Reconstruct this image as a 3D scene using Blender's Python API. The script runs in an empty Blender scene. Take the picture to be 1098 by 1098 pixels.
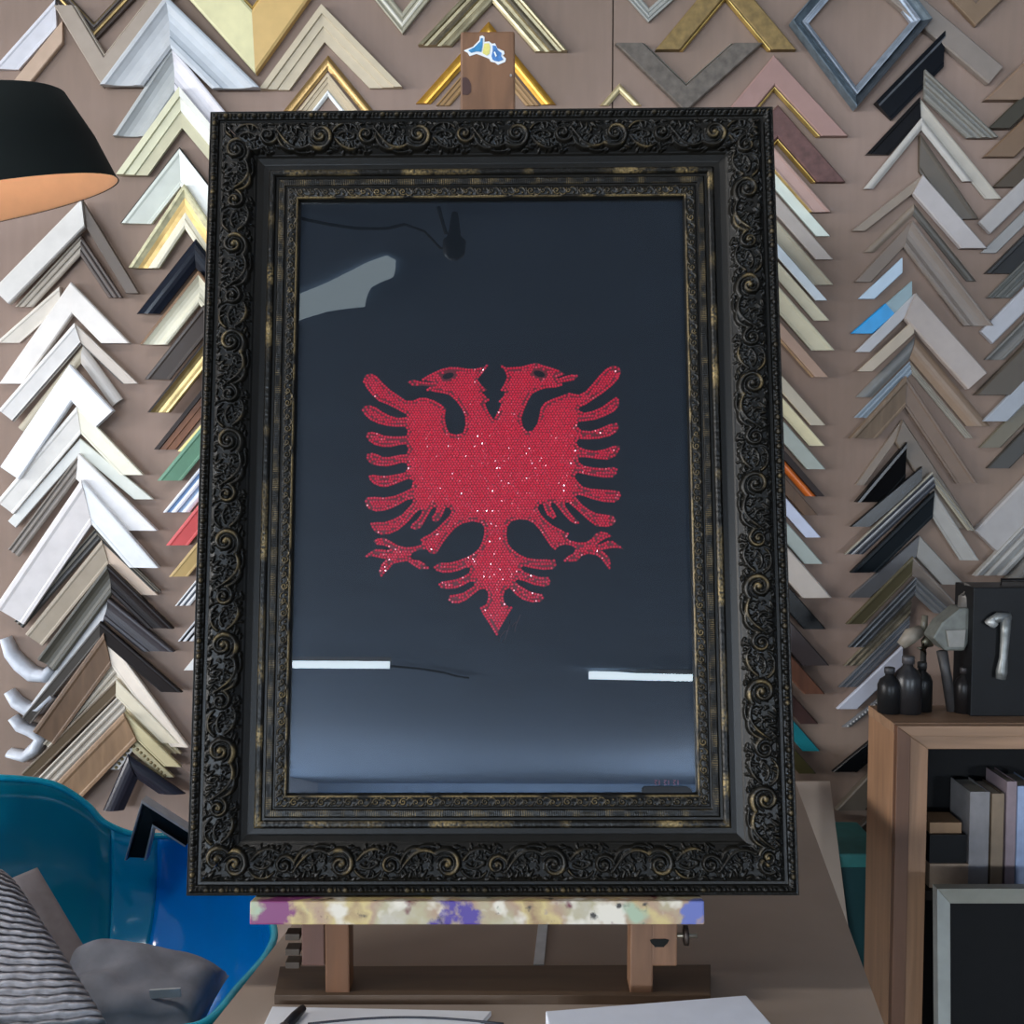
import bpy, bmesh, math, random
import numpy as np
from mathutils import Vector, Matrix
random.seed(7); rng = np.random.default_rng(5)
SC = bpy.context.scene; COL = SC.collection
# ------------------------------------------------------------------ camera
F = 1150.0; PITCH = math.radians(3.3); HC = 1.37
CAM = np.array([0.0, 0.0, HC])
FWD = np.array([0, math.cos(PITCH), -math.sin(PITCH)]); UPV = np.array([0, math.sin(PITCH), math.cos(PITCH)])
cd = bpy.data.cameras.new('camera'); cam = bpy.data.objects.new('camera', cd); COL.objects.link(cam)
cam.location = CAM; cam.rotation_euler = (math.pi/2 - PITCH, 0, 0)
cd.sensor_width = 36; cd.lens = 36*F/1098; cd.clip_start = .02
SC.camera = cam
SC.view_settings.view_transform = 'Standard'; SC.view_settings.look = 'None'
SC.view_settings.gamma = 1; SC.view_settings.use_curve_mapping = False; SC.view_settings.exposure = -0.92
def ray(px, py):
    return FWD + np.array([(px-549)/F, 0, 0]) + UPV*(549-py)/F
def atY(px, py, Y):                      # design coordinate -> point on the vertical plane at depth Y
    d = ray(px, py); return CAM + d*(Y/d[1])
def atZ(px, py, Z):                      # -> point on a horizontal plane
    d = ray(px, py); return CAM + d*((Z-HC)/d[2])
# ------------------------------------------------------------------ materials
def lin(c):
    return tuple(((x/255)/12.92 if x/255 <= .04045 else ((x/255+.055)/1.055)**2.4) for x in c)
_M = {}
def mat(c, rough=.55, metal=0.0, var=.12, scale=40, kind='paint', bump=.0, spec=.5, coat=0.0):
    key = (tuple(c), rough, metal, var, scale, kind, bump, spec, coat)
    if key in _M: return _M[key]
    if sum(c) < 110 and spec == .5: spec = .22
    m = bpy.data.materials.new(kind); m.use_nodes = True; nt = m.node_tree; N = nt.nodes; L = nt.links
    b = N['Principled BSDF']; b.inputs['Roughness'].default_value = rough; b.inputs['Metallic'].default_value = metal
    b.inputs['Specular IOR Level'].default_value = spec; b.inputs['Coat Weight'].default_value = coat
    tc = N.new('ShaderNodeTexCoord'); mp = N.new('ShaderNodeMapping'); L.new(tc.outputs['Object'], mp.inputs[0])
    ns = N.new('ShaderNodeTexNoise'); ns.inputs['Scale'].default_value = scale; ns.inputs['Detail'].default_value = 5
    L.new(mp.outputs[0], ns.inputs['Vector'])
    if kind == 'wood': mp.inputs['Scale'].default_value = (1, 1, .08)
    if kind == 'woodx': mp.inputs['Scale'].default_value = (.08, 1, 1)
    if kind in ('wood', 'woodx'): ns.inputs['Distortion'].default_value = 1.2
    cr = N.new('ShaderNodeValToRGB'); l = lin(c)
    cr.color_ramp.elements[0].position = .3; cr.color_ramp.elements[1].position = .7
    cr.color_ramp.elements[0].color = tuple(x*(1-var) for x in l)+(1,)
    cr.color_ramp.elements[1].color = tuple(min(1, x*(1+var)) for x in l)+(1,)
    L.new(ns.outputs['Fac'], cr.inputs[0]); L.new(cr.outputs[0], b.inputs['Base Color'])
    if bump:
        bp = N.new('ShaderNodeBump'); bp.inputs['Strength'].default_value = bump; bp.inputs['Distance'].default_value = .002
        L.new(ns.outputs['Fac'], bp.inputs['Height']); L.new(bp.outputs[0], b.inputs['Normal'])
    _M[key] = m; return m
def emit(c, s):
    m = bpy.data.materials.new('lit'); m.use_nodes = True; nt = m.node_tree
    nt.nodes.remove(nt.nodes['Principled BSDF']); e = nt.nodes.new('ShaderNodeEmission')
    e.inputs[0].default_value = tuple(c)+(1,); e.inputs[1].default_value = s
    nt.links.new(e.outputs[0], nt.nodes['Material Output'].inputs[0]); return m
# ------------------------------------------------------------------ object helpers
def link(o, parent=None):
    COL.objects.link(o)
    if parent is not None: o.parent = parent
    return o
def mesh(name, verts, faces, m, parent=None, smooth=False, mats=None, fm=None):
    me = bpy.data.meshes.new(name); me.from_pydata([tuple(map(float, v)) for v in verts], [], faces)
    if mats:
        for x in mats: me.materials.append(x)
        me.polygons.foreach_set('material_index', fm)
    else: me.materials.append(m)
    bm = bmesh.new(); bm.from_mesh(me); bmesh.ops.recalc_face_normals(bm, faces=bm.faces); bm.to_mesh(me); bm.free()
    if smooth: me.polygons.foreach_set('use_smooth', [True]*len(me.polygons))
    me.update(); return link(bpy.data.objects.new(name, me), parent)
def shift(o, p):                         # put a lone mesh's origin at p
    p = Vector(p); o.data.transform(Matrix.Translation(-p)); o.location = p; return o
def tag(o, label, cat, group=None, kind='thing'):
    o['label'] = label; o['category'] = cat; o['kind'] = kind
    if group: o['group'] = group
    return o
def empty(name, loc, label, cat, group=None):
    o = bpy.data.objects.new(name, None); o.location = loc; o.empty_display_size = .02; link(o)
    return tag(o, label, cat, group)
def adopt(root, *objs):                  # children built in world space keep their place
    for o in objs:
        o.data.transform(Matrix.Translation(-Vector(root.location))); o.parent = root
def struct(o): o['kind'] = 'structure'; return o
def box(name, p0, p1, m, parent=None, bev=.0, M=None):
    bm = bmesh.new(); bmesh.ops.create_cube(bm, size=1)
    for v in bm.verts: v.co = Vector([(p0[i]+p1[i])/2 + v.co[i]*(p1[i]-p0[i]) for i in range(3)])
    if bev: bmesh.ops.bevel(bm, geom=list(bm.edges), offset=bev, segments=2, profile=.6, affect='EDGES')
    if M is not None: bm.transform(M)
    me = bpy.data.meshes.new(name); bm.to_mesh(me); bm.free(); me.materials.append(m)
    return link(bpy.data.objects.new(name, me), parent)
def prism(name, poly, vec, m, parent=None, bev=0):      # poly: 3D points, extruded along vec
    n = len(poly); v = [np.array(p, float) for p in poly]; w = [p+np.array(vec) for p in v]
    f = [list(range(n)), list(range(2*n-1, n-1, -1))]+[[i, (i+1) % n, n+(i+1) % n, n+i] for i in range(n)]
    o = mesh(name, v+w, f, m, parent)
    if bev:
        bm = bmesh.new(); bm.from_mesh(o.data); bmesh.ops.bevel(bm, geom=list(bm.edges), offset=bev, segments=2, profile=.6, affect='EDGES'); bm.to_mesh(o.data); bm.free()
    return o
def tube(name, pts, r, m, parent=None, n=8):
    pts = [np.array(p, float) for p in pts]; V = []; Fc = []
    rr = r if hasattr(r, '__len__') else [r]*len(pts)
    for i, p in enumerate(pts):
        t = pts[min(i+1, len(pts)-1)]-pts[max(i-1, 0)]; t /= np.linalg.norm(t)+1e-12
        a = np.cross(t, [0, 0, 1] if abs(t[2]) < .9 else [1, 0, 0]); a /= np.linalg.norm(a); b = np.cross(t, a)
        for k in range(n):
            an = 2*math.pi*k/n; V.append(p+rr[i]*(a*math.cos(an)+b*math.sin(an)))
    for i in range(len(pts)-1):
        for k in range(n): Fc.append([i*n+k, i*n+(k+1) % n, (i+1)*n+(k+1) % n, (i+1)*n+k])
    Fc.append(list(range(n))[::-1]); Fc.append([(len(pts)-1)*n+k for k in range(n)])
    return mesh(name, V, Fc, m, parent, smooth=True)
def lathe(name, prof, c, m, parent=None, n=24, M=None, caps=True):   # prof [(r,z)]
    V = []; Fc = []
    for r, z in prof:
        for k in range(n):
            a = 2*math.pi*k/n; V.append(Vector((r*math.cos(a), r*math.sin(a), z)))
    for i in range(len(prof)-1):
        for k in range(n): Fc.append([i*n+k, i*n+(k+1) % n, (i+1)*n+(k+1) % n, (i+1)*n+k])
    if caps: Fc.append(list(range(n))[::-1]); Fc.append([(len(prof)-1)*n+k for k in range(n)])
    if M is not None: V = [M @ v for v in V]
    V = [v+Vector(c) for v in V]
    return mesh(name, V, Fc, m, parent, smooth=True)
# ------------------------------------------------------------------ the room
YW = 2.45; ZC = 2.7; YB = -40.0; XL = -8.5; XR = 9.0
def wallmat(c, seam=None):
    m = mat(c, .8, 0, .10, 6, 'wallboard', .15)
    return m
board = bpy.data.materials.new('wallboard'); board.use_nodes = True
def _wall():
    nt = board.node_tree; N = nt.nodes; L = nt.links; b = N['Principled BSDF']; b.inputs['Roughness'].default_value = .85
    tc = N.new('ShaderNodeTexCoord'); n1 = N.new('ShaderNodeTexNoise'); n1.inputs['Scale'].default_value = 2.2; n1.inputs['Detail'].default_value = 6
    L.new(tc.outputs['Object'], n1.inputs['Vector'])
    cr = N.new('ShaderNodeValToRGB'); cr.color_ramp.elements[0].position = .35; cr.color_ramp.elements[1].position = .68
    cr.color_ramp.elements[0].color = lin((134, 114, 100))+(1,); cr.color_ramp.elements[1].color = lin((152, 130, 118))+(1,)
    L.new(n1.outputs['Fac'], cr.inputs[0])
    n2 = N.new('ShaderNodeTexNoise'); n2.inputs['Scale'].default_value = 55; mp = N.new('ShaderNodeMapping'); mp.inputs['Scale'].default_value = (1, 1, .12)
    L.new(tc.outputs['Object'], mp.inputs[0]); L.new(mp.outputs[0], n2.inputs['Vector'])
    mx = N.new('ShaderNodeMix'); mx.data_type = 'RGBA'; mx.blend_type = 'MULTIPLY'; mx.inputs[0].default_value = .18
    L.new(cr.outputs[0], mx.inputs[6]); L.new(n2.outputs['Fac'], mx.inputs[7]); L.new(mx.outputs[2], b.inputs['Base Color'])
_wall()
def plane(name, pts, m): return struct(mesh(name, pts, [[0, 1, 2, 3]], m))
plaster = mat((170, 176, 188), .9, 0, .05, 3, 'plaster')
seamx = atY(657, 60, YW)[0]
struct(box('wall_front', (XL, YW, 0), (seamx-.0015, YW+.03, ZC), board))
struct(box('wall_front', (seamx+.0015, YW+.001, 0), (XR, YW+.03, ZC), board))
struct(box('trim_1', (seamx-.004, YW+.02, 0), (seamx+.004, YW+.04, ZC), mat((60, 48, 42), .9)))
struct(box('wall_left', (XL-.1, YB, 0), (XL, YW, ZC), plaster))
struct(box('wall_right', (XR, YB, 0), (XR+.1, YW, ZC), plaster))
struct(box('wall_back', (XL, YB-.1, 0), (XR, YB, ZC), mat((148, 172, 202), .95, 0, .06, 2, 'plaster')))
struct(box('floor', (XL, YB, -.1), (XR, YW, 0), mat((88, 80, 74), .6, 0, .15, 8, 'floor')))
struct(box('ceiling', (XL, YB, ZC), (XR, YW, ZC+.1), mat((148, 172, 202), .95, 0, .06, 2, 'plaster')))
# ------------------------------------------------------------------ moulding corner samples on the wall
PROF = {
 'flat': [(0,0),(0,.85),(.06,1),(.94,1),(1,.85),(1,0)],
 'slope': [(0,0),(0,.92),(.05,1),(.16,1),(.24,.86),(.85,.5),(.9,.55),(1,.5),(1,0)],
 'scoop': [(0,0),(0,.9),(.05,1),(.13,1),(.18,.85),(.3,.6),(.45,.45),(.62,.42),(.76,.52),(.8,.66),(.92,.66),(1,.5),(1,0)],
 'round': [(0,0),(0,.4),(.08,.66),(.2,.86),(.38,1),(.55,.98),(.72,.84),(.86,.6),(1,.4),(1,0)],
 'step': [(0,0),(0,1),(.24,1),(.27,.74),(.58,.7),(.61,.5),(1,.45),(1,0)],
 'reed': [(0,0),(0,.9),(.07,1),(.14,.9),(.17,.55),(.28,.5),(.32,.8),(.42,.9),(.52,.8),(.56,.45),(.68,.4),(.73,.62),(.84,.66),(.93,.55),(1,.4),(1,0)],
}
MPP = YW/F
def v2(a): return np.array(a, float)
def unit(v): return v/np.linalg.norm(v)
def isect(p, u, q, w):
    A = np.array([[u[0], -w[0]], [u[1], -w[1]]]); s = np.linalg.solve(A, q-p); return p+u*s[0]
_poly = []
def inside(p, poly):
    c = False; n = len(poly)
    for i in range(n):
        a, b = poly[i], poly[(i+1) % n]
        if (a[1] > p[1]) != (b[1] > p[1]) and p[0] < (b[0]-a[0])*(p[1]-a[1])/(b[1]-a[1])+a[0]: c = not c
    return c
def overlap(P, Q):
    def sh(R): c = sum(R)/len(R); return [c+(r-c)*.93 for r in R]
    P, Q = sh(P), sh(Q)
    def samp(R):
        for i in range(1, 10):
            for j in range(1, 4):
                a = R[0]+(R[1]-R[0])*i/10; b = R[3]+(R[2]-R[3])*i/10; yield a+(b-a)*j/4
        yield from R
    return any(inside(s, Q) for s in samp(P)) or any(inside(s, P) for s in samp(Q))
def tone(c, k): return tuple(min(250, x*k) for x in c)
FIN = {'paint': dict(rough=.45, metal=0, var=.06, scale=30), 'gold': dict(rough=.34, metal=.7, var=.22, scale=35, bump=.25),
       'wood': dict(rough=.55, metal=0, var=.22, scale=45, kind='wood'), 'worn': dict(rough=.6, metal=.1, var=.3, scale=60, bump=.4),
       'gloss': dict(rough=.22, metal=0, var=.1, scale=20)}
def strip(name, A0, A1, E0, E1, prof, t0, t1, hgt, stand, m, parent, org, mats=None, band=None):
    """one mitred length of moulding; A0/A1 outer and inner mitre points, E0/E1 the cut end"""
    V = []; n = len(prof)
    for P0, P1 in ((A0, A1), (E0, E1)):
        for t, h in prof:
            q = P0+(P1-P0)*(t0+(t1-t0)*t); w = atY(q[0], q[1], YW); w[1] -= stand+h*hgt; V.append(w-org)
    Fc = [[i, i+1, n+i+1, n+i] for i in range(n-1)]+[[0, n, 2*n-1, n-1]]+[list(range(n))[::-1], list(range(n, 2*n))]
    fm = [0]*len(Fc)
    if band:
        for i in range(n-1):
            tm = (prof[i][0]+prof[i+1][0])/2
            for k, (b0, b1) in enumerate(band):
                if b0 <= tm < b1 and prof[i][1]+prof[i+1][1] > .3: fm[i] = k+1
    return mesh(name, V, Fc, m, parent, mats=mats, fm=fm) if mats else mesh(name, V, Fc, m, parent)
COUNT = {}; ROWS = []
PLACE = {'A': ('from top between pale column and ornate frame', 'corner samples hugging the ornate frame above the blue shell'),
 'B': ('from top in pale column above armchair', 'corner samples in the pale column above the teal armchair'),
 'L': ('', 'corner samples around the black lampshade'), 'C': ('', 'corner samples above the ornate frame'),
 'D': ('from top beside ornate frame, cabinet side', 'corner samples beside the ornate frame, cabinet side'),
 'F': ('from top in long column above cabinet', 'corner samples in the long column above the cabinet'),
 'G': ('from top in outermost column over case', 'corner samples in the outermost column over the black case'),
 'R': ('', 'corner samples around the silver diamond frame')}
ORD = 'first second third fourth fifth sixth seventh eighth ninth tenth eleventh twelfth 13th 14th 15th 16th 17th 18th 19th 20th 21st 22nd 23rd 24th 25th 26th 27th 28th 29th 30th 31st 32nd 33rd 34th'.split()
def sample(col, look, apex, Lp, Rp, w, c, prof='slope', fin='paint', lip=None, cR=None, wR=None, cut='h', cutR=None, bands=None, up=False, place=None, finR=None, beads=None, lay=None, profR=None, hk=1.0):
    k = {'F': 1.18, 'G': 1.16, 'D': 1.06, 'R': 1.08}.get(col, 1.04)
    A = v2(apex); L = v2(Lp) if Lp is not None and Lp != 'm' else None; R = v2(Rp) if Rp is not None and Rp != 'm' else None
    if Lp == 'm': L = v2((2*A[0]-R[0], R[1]))
    if Rp == 'm': R = v2((2*A[0]-L[0], L[1]))
    Lx = L if L is not None else v2((2*A[0]-R[0], R[1])); Rx = R if R is not None else v2((2*A[0]-L[0], L[1]))
    wL = w; wR = wR or w
    def normal(E, other):
        u = unit(E-A); n = np.array([-u[1], u[0]])
        return u, (n if n@(other-A) > 0 else -n)
    uL, nL = normal(Lx, Rx); uR, nR = normal(Rx, Lx)
    Ai = isect(A+nL*wL, uL, A+nR*wR, uR)
    arms = []
    for E, u, nn, ww, cc, ct, ff, pf in ((L, uL, nL, wL, c, cut, fin, prof), (R, uR, nR, wR, cR or c, cutR or cut, finR or fin, profR or prof)):
        if E is None: continue
        Ei = E+nn*ww if ct == 's' else isect(A+nn*ww, u, E, np.array([1.0, 0]))
        arms.append((E, Ei, tone(cc, k), ff, pf, ww))
    polys = [[A, E, Ei, Ai] for E, Ei, *_ in arms]
    if lay is None:
        lay = 0
        for q, ql in _poly:
            if ql >= lay and any(overlap(p, q) for p in polys): lay = ql+1
        lay = min(lay, 9)
    _poly.extend((p, lay) for p in polys)
    stand = .001+lay*.0075
    COUNT[col] = COUNT.get(col, 0)+1
    pl = place or (ORD[COUNT[col]-1]+' '+PLACE[col][0])
    org = atY(A[0], A[1], YW); org[1] -= stand
    lb = look+', '+pl
    if len(lb.split()) > 16: print('LONG', len(lb.split()), lb)
    root = empty('frame_corner_sample', org, lb, 'frame sample', PLACE[col][1])
    lw = lip[1] if lip else 0
    for E, Ei, cc, ff, pf, ww in arms:
        hgt = hk*min(.020, max(.007, .34*ww*MPP))
        P = PROF[pf]; mm = mat(cc, **FIN[ff]); mats = None; bd = None
        if bands:
            mats = [mm]+[mat(tone(bc, k), **FIN[bf]) for _, _, bc, bf in bands]; bd = [(b0, b1) for b0, b1, _, _ in bands]
        o = strip('arm', A, Ai, E, Ei, P, 0, 1-lw, hgt, stand, mm, root, org, mats, bd)
        if lip:
            strip('lip', A, Ai, E, Ei, PROF['round'], 1-lw, 1, hgt*.8, stand, mat(tone(lip[0], k), **FIN[lip[2] if len(lip) > 2 else 'gold']), o, org)
        if beads:
            Lh = np.linalg.norm(E-A); nb = int(Lh/beads[1]); V = []; Fc = []
            for i in range(nb):
                s = (i+.5)/nb; a = A+(Ai-A)*beads[2]; b = E+(Ei-E)*beads[2]; q = a+(b-a)*s
                c3 = atY(q[0], q[1], YW); c3[1] -= stand+hgt*.55; r = beads[1]*.42*MPP
                b0 = len(V)
                for ph in (0, .5, 1.0):
                    for kk in range(6):
                        an = kk*math.pi/3; V.append(c3-org+np.array([r*math.cos(ph)*math.cos(an), -r*math.sin(ph)*1.2, r*math.cos(ph)*math.sin(an)]))
                V.append(c3-org+np.array([0, -r*1.25, 0]))
                for j in range(2):
                    for kk in range(6): Fc.append([b0+j*6+kk, b0+j*6+(kk+1) % 6, b0+j*6+6+(kk+1) % 6, b0+j*6+6+kk])
                for kk in range(6): Fc.append([b0+12+kk, b0+12+(kk+1) % 6, b0+18])
            mesh('bead_row', V, Fc, mat(tone(beads[0], k), rough=.4), o, smooth=True)
    return root
S = sample
GILT = (196, 158, 84)
# around the lampshade, top corner
S('L', 'dark brown corner sample with fine gilt lines', (102,47), (52,-6), (152,-6), 15, (62,50,43), 'reed', place='pointing down beside the silver-grey sample', bands=[(.3,.5,(150,125,80),'gold'),(.84,.95,(140,118,78),'gold')])
S('L', 'flat taupe corner sample with a pale inner edge', (114,97), (62,10), (194,-6), 20, (150,136,122), 'flat', place='pointing down beneath the dark brown one', lip=((196,184,168),.12,'paint'), wR=21)
S('L', 'narrow silver-white corner sample', (62,2), (-4,76), None, 19, (205,203,208), 'slope', place='running from the top edge down onto the black lampshade')
S('L', 'flat peach-tan corner sample', (69,24), (14,92), None, 15, (176,150,128), 'flat', place='just behind the top of the black lampshade')
S('L', 'broad silver-grey corner sample with scooped face', (183,2), (113,96), (282,99), 36, (178,180,182), 'scoop', place='largest, between taupe and yellow-cream samples', cR=(176,182,188))
S('A', 'silver-grey scooped corner sample', (187,53), (124,148), (258,140), 29, (166,168,166), 'scoop', cR=(214,210,214))
S('A', 'cream corner sample with black beaded edge', (196,97), (129,190), (262,176), 26, (205,202,170), 'step', cR=(222,220,210), bands=[(0,.06,(30,28,28),'paint'),(.6,1,(188,182,150),'paint')], beads=((235,235,230),3.2,.06))
S('A', 'pale sage-white corner sample with dark edges', (195,160), (132,241), 'm', 25, (200,204,194), 'slope', cR=(226,226,220), bands=[(0,.06,(45,42,38),'paint')])
S('A', 'ivory corner sample with gold inner band', (201,200), (142,289), 'm', 26, (192,186,150), 'scoop', fin='worn', bands=[(.3,.62,(176,146,92),'gold'),(.62,1,(222,214,190),'paint')])
S('A', 'navy-black gloss corner sample', (213,258), (150,338), 'm', 19, (24,28,38), 'round', fin='gloss')
S('A', 'champagne corner sample with thin bronze edge', (218,293), (156,371), 'm', 22, (212,208,186), 'scoop', bands=[(0,.13,(120,92,66),'wood')])
S('A', 'dark umber corner sample', (224,330), (162,408), 'm', 20, (60,50,44), 'slope')
S('A', 'aged gold corner sample with black edges', (228,365), (166,443), 'm', 18, (168,146,98), 'scoop', fin='gold', bands=[(0,.14,(35,28,24),'paint')])
S('A', 'dark brown corner sample with amber face', (231,402), (167,482), 'm', 17, (108,64,34), 'step', fin='wood', bands=[(0,.26,(38,24,18),'paint')])
S('A', 'narrow butter-yellow corner sample', (244,424), (192,484), 'm', 6, (222,206,140), 'round')
S('A', 'green corner sample', (238,436), (173,515), 'm', 19, (96,138,112), 'slope')
S('A', 'white corner sample with blue lines', (242,470), (177,549), 'm', 21, (226,230,238), 'reed', bands=[(.14,.3,(120,150,190),'paint'),(.52,.7,(150,175,205),'paint')])
S('A', 'red corner sample', (245,504), (181,584), 'm', 18, (206,84,84), 'slope')
S('A', 'ochre gold corner sample', (250,538), (185,617), 'm', 15, (190,160,104), 'slope')
S('A', 'white and grey striped corner sample', (253,570), (189,649), 'm', 12, (220,220,220), 'reed', bands=[(.14,.3,(90,95,105),'paint'),(.52,.7,(90,95,105),'paint')])
S('A', 'black and white striped corner sample', (257,608), (192,687), 'm', 13, (205,205,208), 'reed', bands=[(.14,.3,(30,32,36),'paint'),(.52,.7,(30,32,36),'paint')])
S('A', 'plain white corner sample', (262,640), (198,718), 'm', 10, (224,222,218), 'flat')
# top middle
S('C', 'wide flat corner sample, cream-yellow with ochre arm', (276,82), (196,-8), (340,-8), 46, (214,207,160), 'flat', cR=(200,166,104), lip=((216,190,120),.08), place='pointing down between silver-grey and champagne ones')
S('C', 'wide champagne corner sample with stepped face', (346,8), (280,98), (432,96), 25, (190,176,150), 'step', place='first above the ornate frame beside the ochre one')
S('C', 'narrow gold corner sample', (352,60), (304,120), (401,120), 10, (160,130,82), 'round', fin='gold', place='nested under the wide champagne one')
S('C', 'narrow champagne corner sample with white inner edge', (352,80), (321,120), (384,120), 15, (188,170,140), 'step', place='innermost under the wide champagne one', lip=((226,228,224),.3,'paint'))
S('C', 'grey-champagne corner sample with ridged face', (432,38), (395,-8), (468,-8), 15, (158,152,132), 'reed', place='pointing down at the top edge', bands=[(.28,.52,(205,200,184),'paint')])
S('C', 'silver-gold corner sample with ridged face', (529,-34), (449,51), (608,57), 26, (168,156,124), 'reed', fin='gold', place='straddling the top of the easel mast', bands=[(.3,.52,(84,74,54),'worn')])
S('C', 'bright gold rounded corner sample', (524,24), (446,112), (596,113), 12, (196,146,58), 'round', fin='gold', place='half hidden by the easel mast')
S('C', 'bronze and cream corner sample', (524,48), (468,114), (578,114), 11, (150,116,72), 'reed', place='nested under the bright gold one behind the easel mast')
S('C', 'tiny pale gold corner sample', (664,90), (643,114), (688,114), 7, (214,196,150), 'round', fin='gold', place='just above the ornate frame beneath the dark grey one')
S('C', 'dark grey-brown flat corner sample with silver lip', (734,122), (659,49), (816,49), 23, (96,88,80), 'flat', fin='worn', lip=((172,168,156),.1), place='pointing down above the ornate frame')
S('C', 'silver-grey corner sample', (695,25), (666,-8), (732,-8), 11, (148,148,142), 'reed', place='pointing down at the top edge over the dark grey one')
S('C', 'olive-bronze corner sample with gold lip', (777,-34), (702,56), (852,56), 23, (126,104,62), 'flat', fin='worn', lip=((206,176,104),.12), place='above the dark grey one')
S('C', 'dusty pink flat corner sample with gilt lip', (828,62), (756,148), (907,148), 24, (150,118,110), 'flat', lip=((214,184,110),.12), place='at the upper corner of the ornate frame')
# beside the frame, cabinet side
D = [('burgundy corner sample with gilt lip',904,197,26,(94,66,62),'flat',((204,170,94),.12),'worn'),('pinkish corner sample with thin gilt lip',888,229,16,(156,126,116),'slope',((180,148,92),.12),'paint'),
 ('pale green-white corner sample',889,254,11,(198,206,196),'flat',None,'paint'),('warm grey corner sample',892,279,14,(160,150,142),'flat',None,'paint'),
 ('olive-beige corner sample with pale top edge',892,306,15,(152,144,124),'slope',None,'paint'),('bluish white corner sample',885,323,9,(196,206,212),'flat',None,'paint'),
 ('cream-olive corner sample',888,344,12,(186,180,156),'slope',None,'paint'),('cream corner sample with white ridge',893,376,18,(190,184,158),'slope',None,'paint'),
 ('tan-pink corner sample with pale lip',886,405,13,(158,128,108),'flat',((206,176,140),.15),'paint'),('stone-coloured corner sample',884,456,12,(176,166,146),'flat',None,'paint'),
 ('ivory yellow corner sample',883,478,12,(202,194,160),'slope',None,'paint'),('grey-green corner sample',884,503,15,(152,160,152),'flat',None,'paint'),
 ('black corner sample with orange face',883,532,15,(34,20,16),'flat',((204,106,44),.55,'gloss'),'paint'),('walnut brown corner sample',875,552,11,(86,64,46),'flat',None,'wood'),
 ('lavender-white corner sample',879,576,12,(190,198,220),'flat',None,'paint'),('pale sage corner sample',881,604,15,(156,166,160),'flat',None,'paint'),
 ('broad off-white corner sample',890,640,24,(184,174,164),'flat',None,'paint'),('jet black corner sample',883,673,18,(14,16,18),'flat',None,'gloss'),
 ('dark plum-grey corner sample',887,712,22,(62,54,54),'flat',None,'paint'),('reddish brown corner sample',882,742,17,(96,62,46),'flat',None,'wood'),
 ('dark mahogany corner sample',876,775,14,(52,30,26),'flat',None,'wood'),('teal corner sample',878,804,14,(28,108,116),'flat',None,'gloss'),
 ('dark olive corner sample',873,827,14,(66,62,34),'flat',None,'paint')]
for look, x, y, w, c, pf, lip, fin in D:
    S('D', look, (x-72, y-82), 'm', (x, y), w, c, pf, fin=fin, lip=lip)
# around the silver diamond frame
S('R', 'grey-beige flat corner sample with chipped square end', (950,-30), None, (1072,74), 24, (122,112,104), 'flat', cutR='s', place='sticking out past the silver diamond frame')
S('R', 'brown corner sample', (1044,30), (1008,-8), (1082,-8), 17, (116,96,76), 'flat', place='pointing down at the top edge near the outermost column')
S('R', 'black gloss corner sample with silver line', (1010,36), (936,112), None, 26, (16,18,22), 'slope', fin='gloss', place='tucked under the silver diamond frame', lay=0, cut='s', bands=[(.16,.24,(130,132,134),'gold')])
S('F', 'grey corner sample with dark groove', (988,78), None, (1066,150), 22, (98,96,90), 'reed')
S('F', 'corner sample, black and dull cream arms', (984,106), (927,167), (1072,214), 18, (18,17,18), 'slope', cR=(142,136,126), wR=13, fin='gloss', finR='paint')
S('F', 'narrow silver corner sample', (986,128), (924,204), (1040,196), 8, (150,146,140), 'round', wR=8)
S('F', 'dark olive corner sample', (984,146), None, (1046,236), 22, (66,58,48), 'slope')
S('F', 'light grey corner sample with one taupe arm', (986,190), (911,249), (1054,268), 9, (116,104,92), 'flat', cR=(150,144,142), wR=21)
S('F', 'corner sample, taupe arm and dark arm', (979,219), (925,271), (1046,302), 8, (112,100,88), 'round', cR=(70,66,60), wR=8)
S('F', 'broad smooth taupe corner sample', (976,238), (915,303), (1062,350), 13, (102,90,80), 'flat', cR=(108,98,90), wR=24, profR='scoop')
S('F', 'pale blue corner sample', (966,277), (919,321), None, 12, (158,176,190), 'flat')
S('F', 'grey-blue corner sample with bright blue sleeve', (976,302), (912,358), None, 14, (120,140,146), 'flat')
S('F', 'broad warm white corner sample', (978,316), (915,378), (1053,400), 11, (150,150,152), 'flat', cR=(144,134,128), wR=27, cut='h', cutR='s')
S('F', 'cream-beige corner sample', (976,344), (916,399), None, 11, (150,138,122), 'flat')
S('F', 'corner sample, slate grey arm and tan arm', (980,362), (917,426), (1060,457), 12, (98,98,96), 'round', cR=(114,96,80), wR=19)
S('F', 'narrow silver-blue corner sample', (974,388), (915,448), (1042,470), 11, (116,128,138), 'reed', wR=6, cR=(128,122,112))
S('F', 'broad mid-brown corner sample', (968,404), (908,470), (1044,518), 22, (98,82,66), 'slope', cR=(92,76,64), wR=18, fin='wood', finR='paint')
S('F', 'corner sample, taupe with dark olive inner', (966,450), (916,520), (1042,566), 8, (104,92,80), 'flat', cR=(88,78,68), wR=20)
S('F', 'broad jet black corner sample', (968,474), (914,538), None, 25, (8,8,9), 'slope', fin='gloss')
S('F', 'narrow black corner sample', (984,500), (908,564), None, 14, (12,12,13), 'flat', fin='gloss')
S('F', 'black corner sample with silver stripes', (994,506), (901,593), (1040,568), 14, (44,46,52), 'reed', wR=6, cR=(128,122,108), bands=[(.0,.15,(160,156,144),'gold'),(.32,.5,(150,150,150),'gold')])
S('F', 'corner sample, dark arm and light grey arm', (998,526), (909,613), (1046,600), 20, (12,18,22), 'slope', cR=(126,124,120), wR=16)
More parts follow.
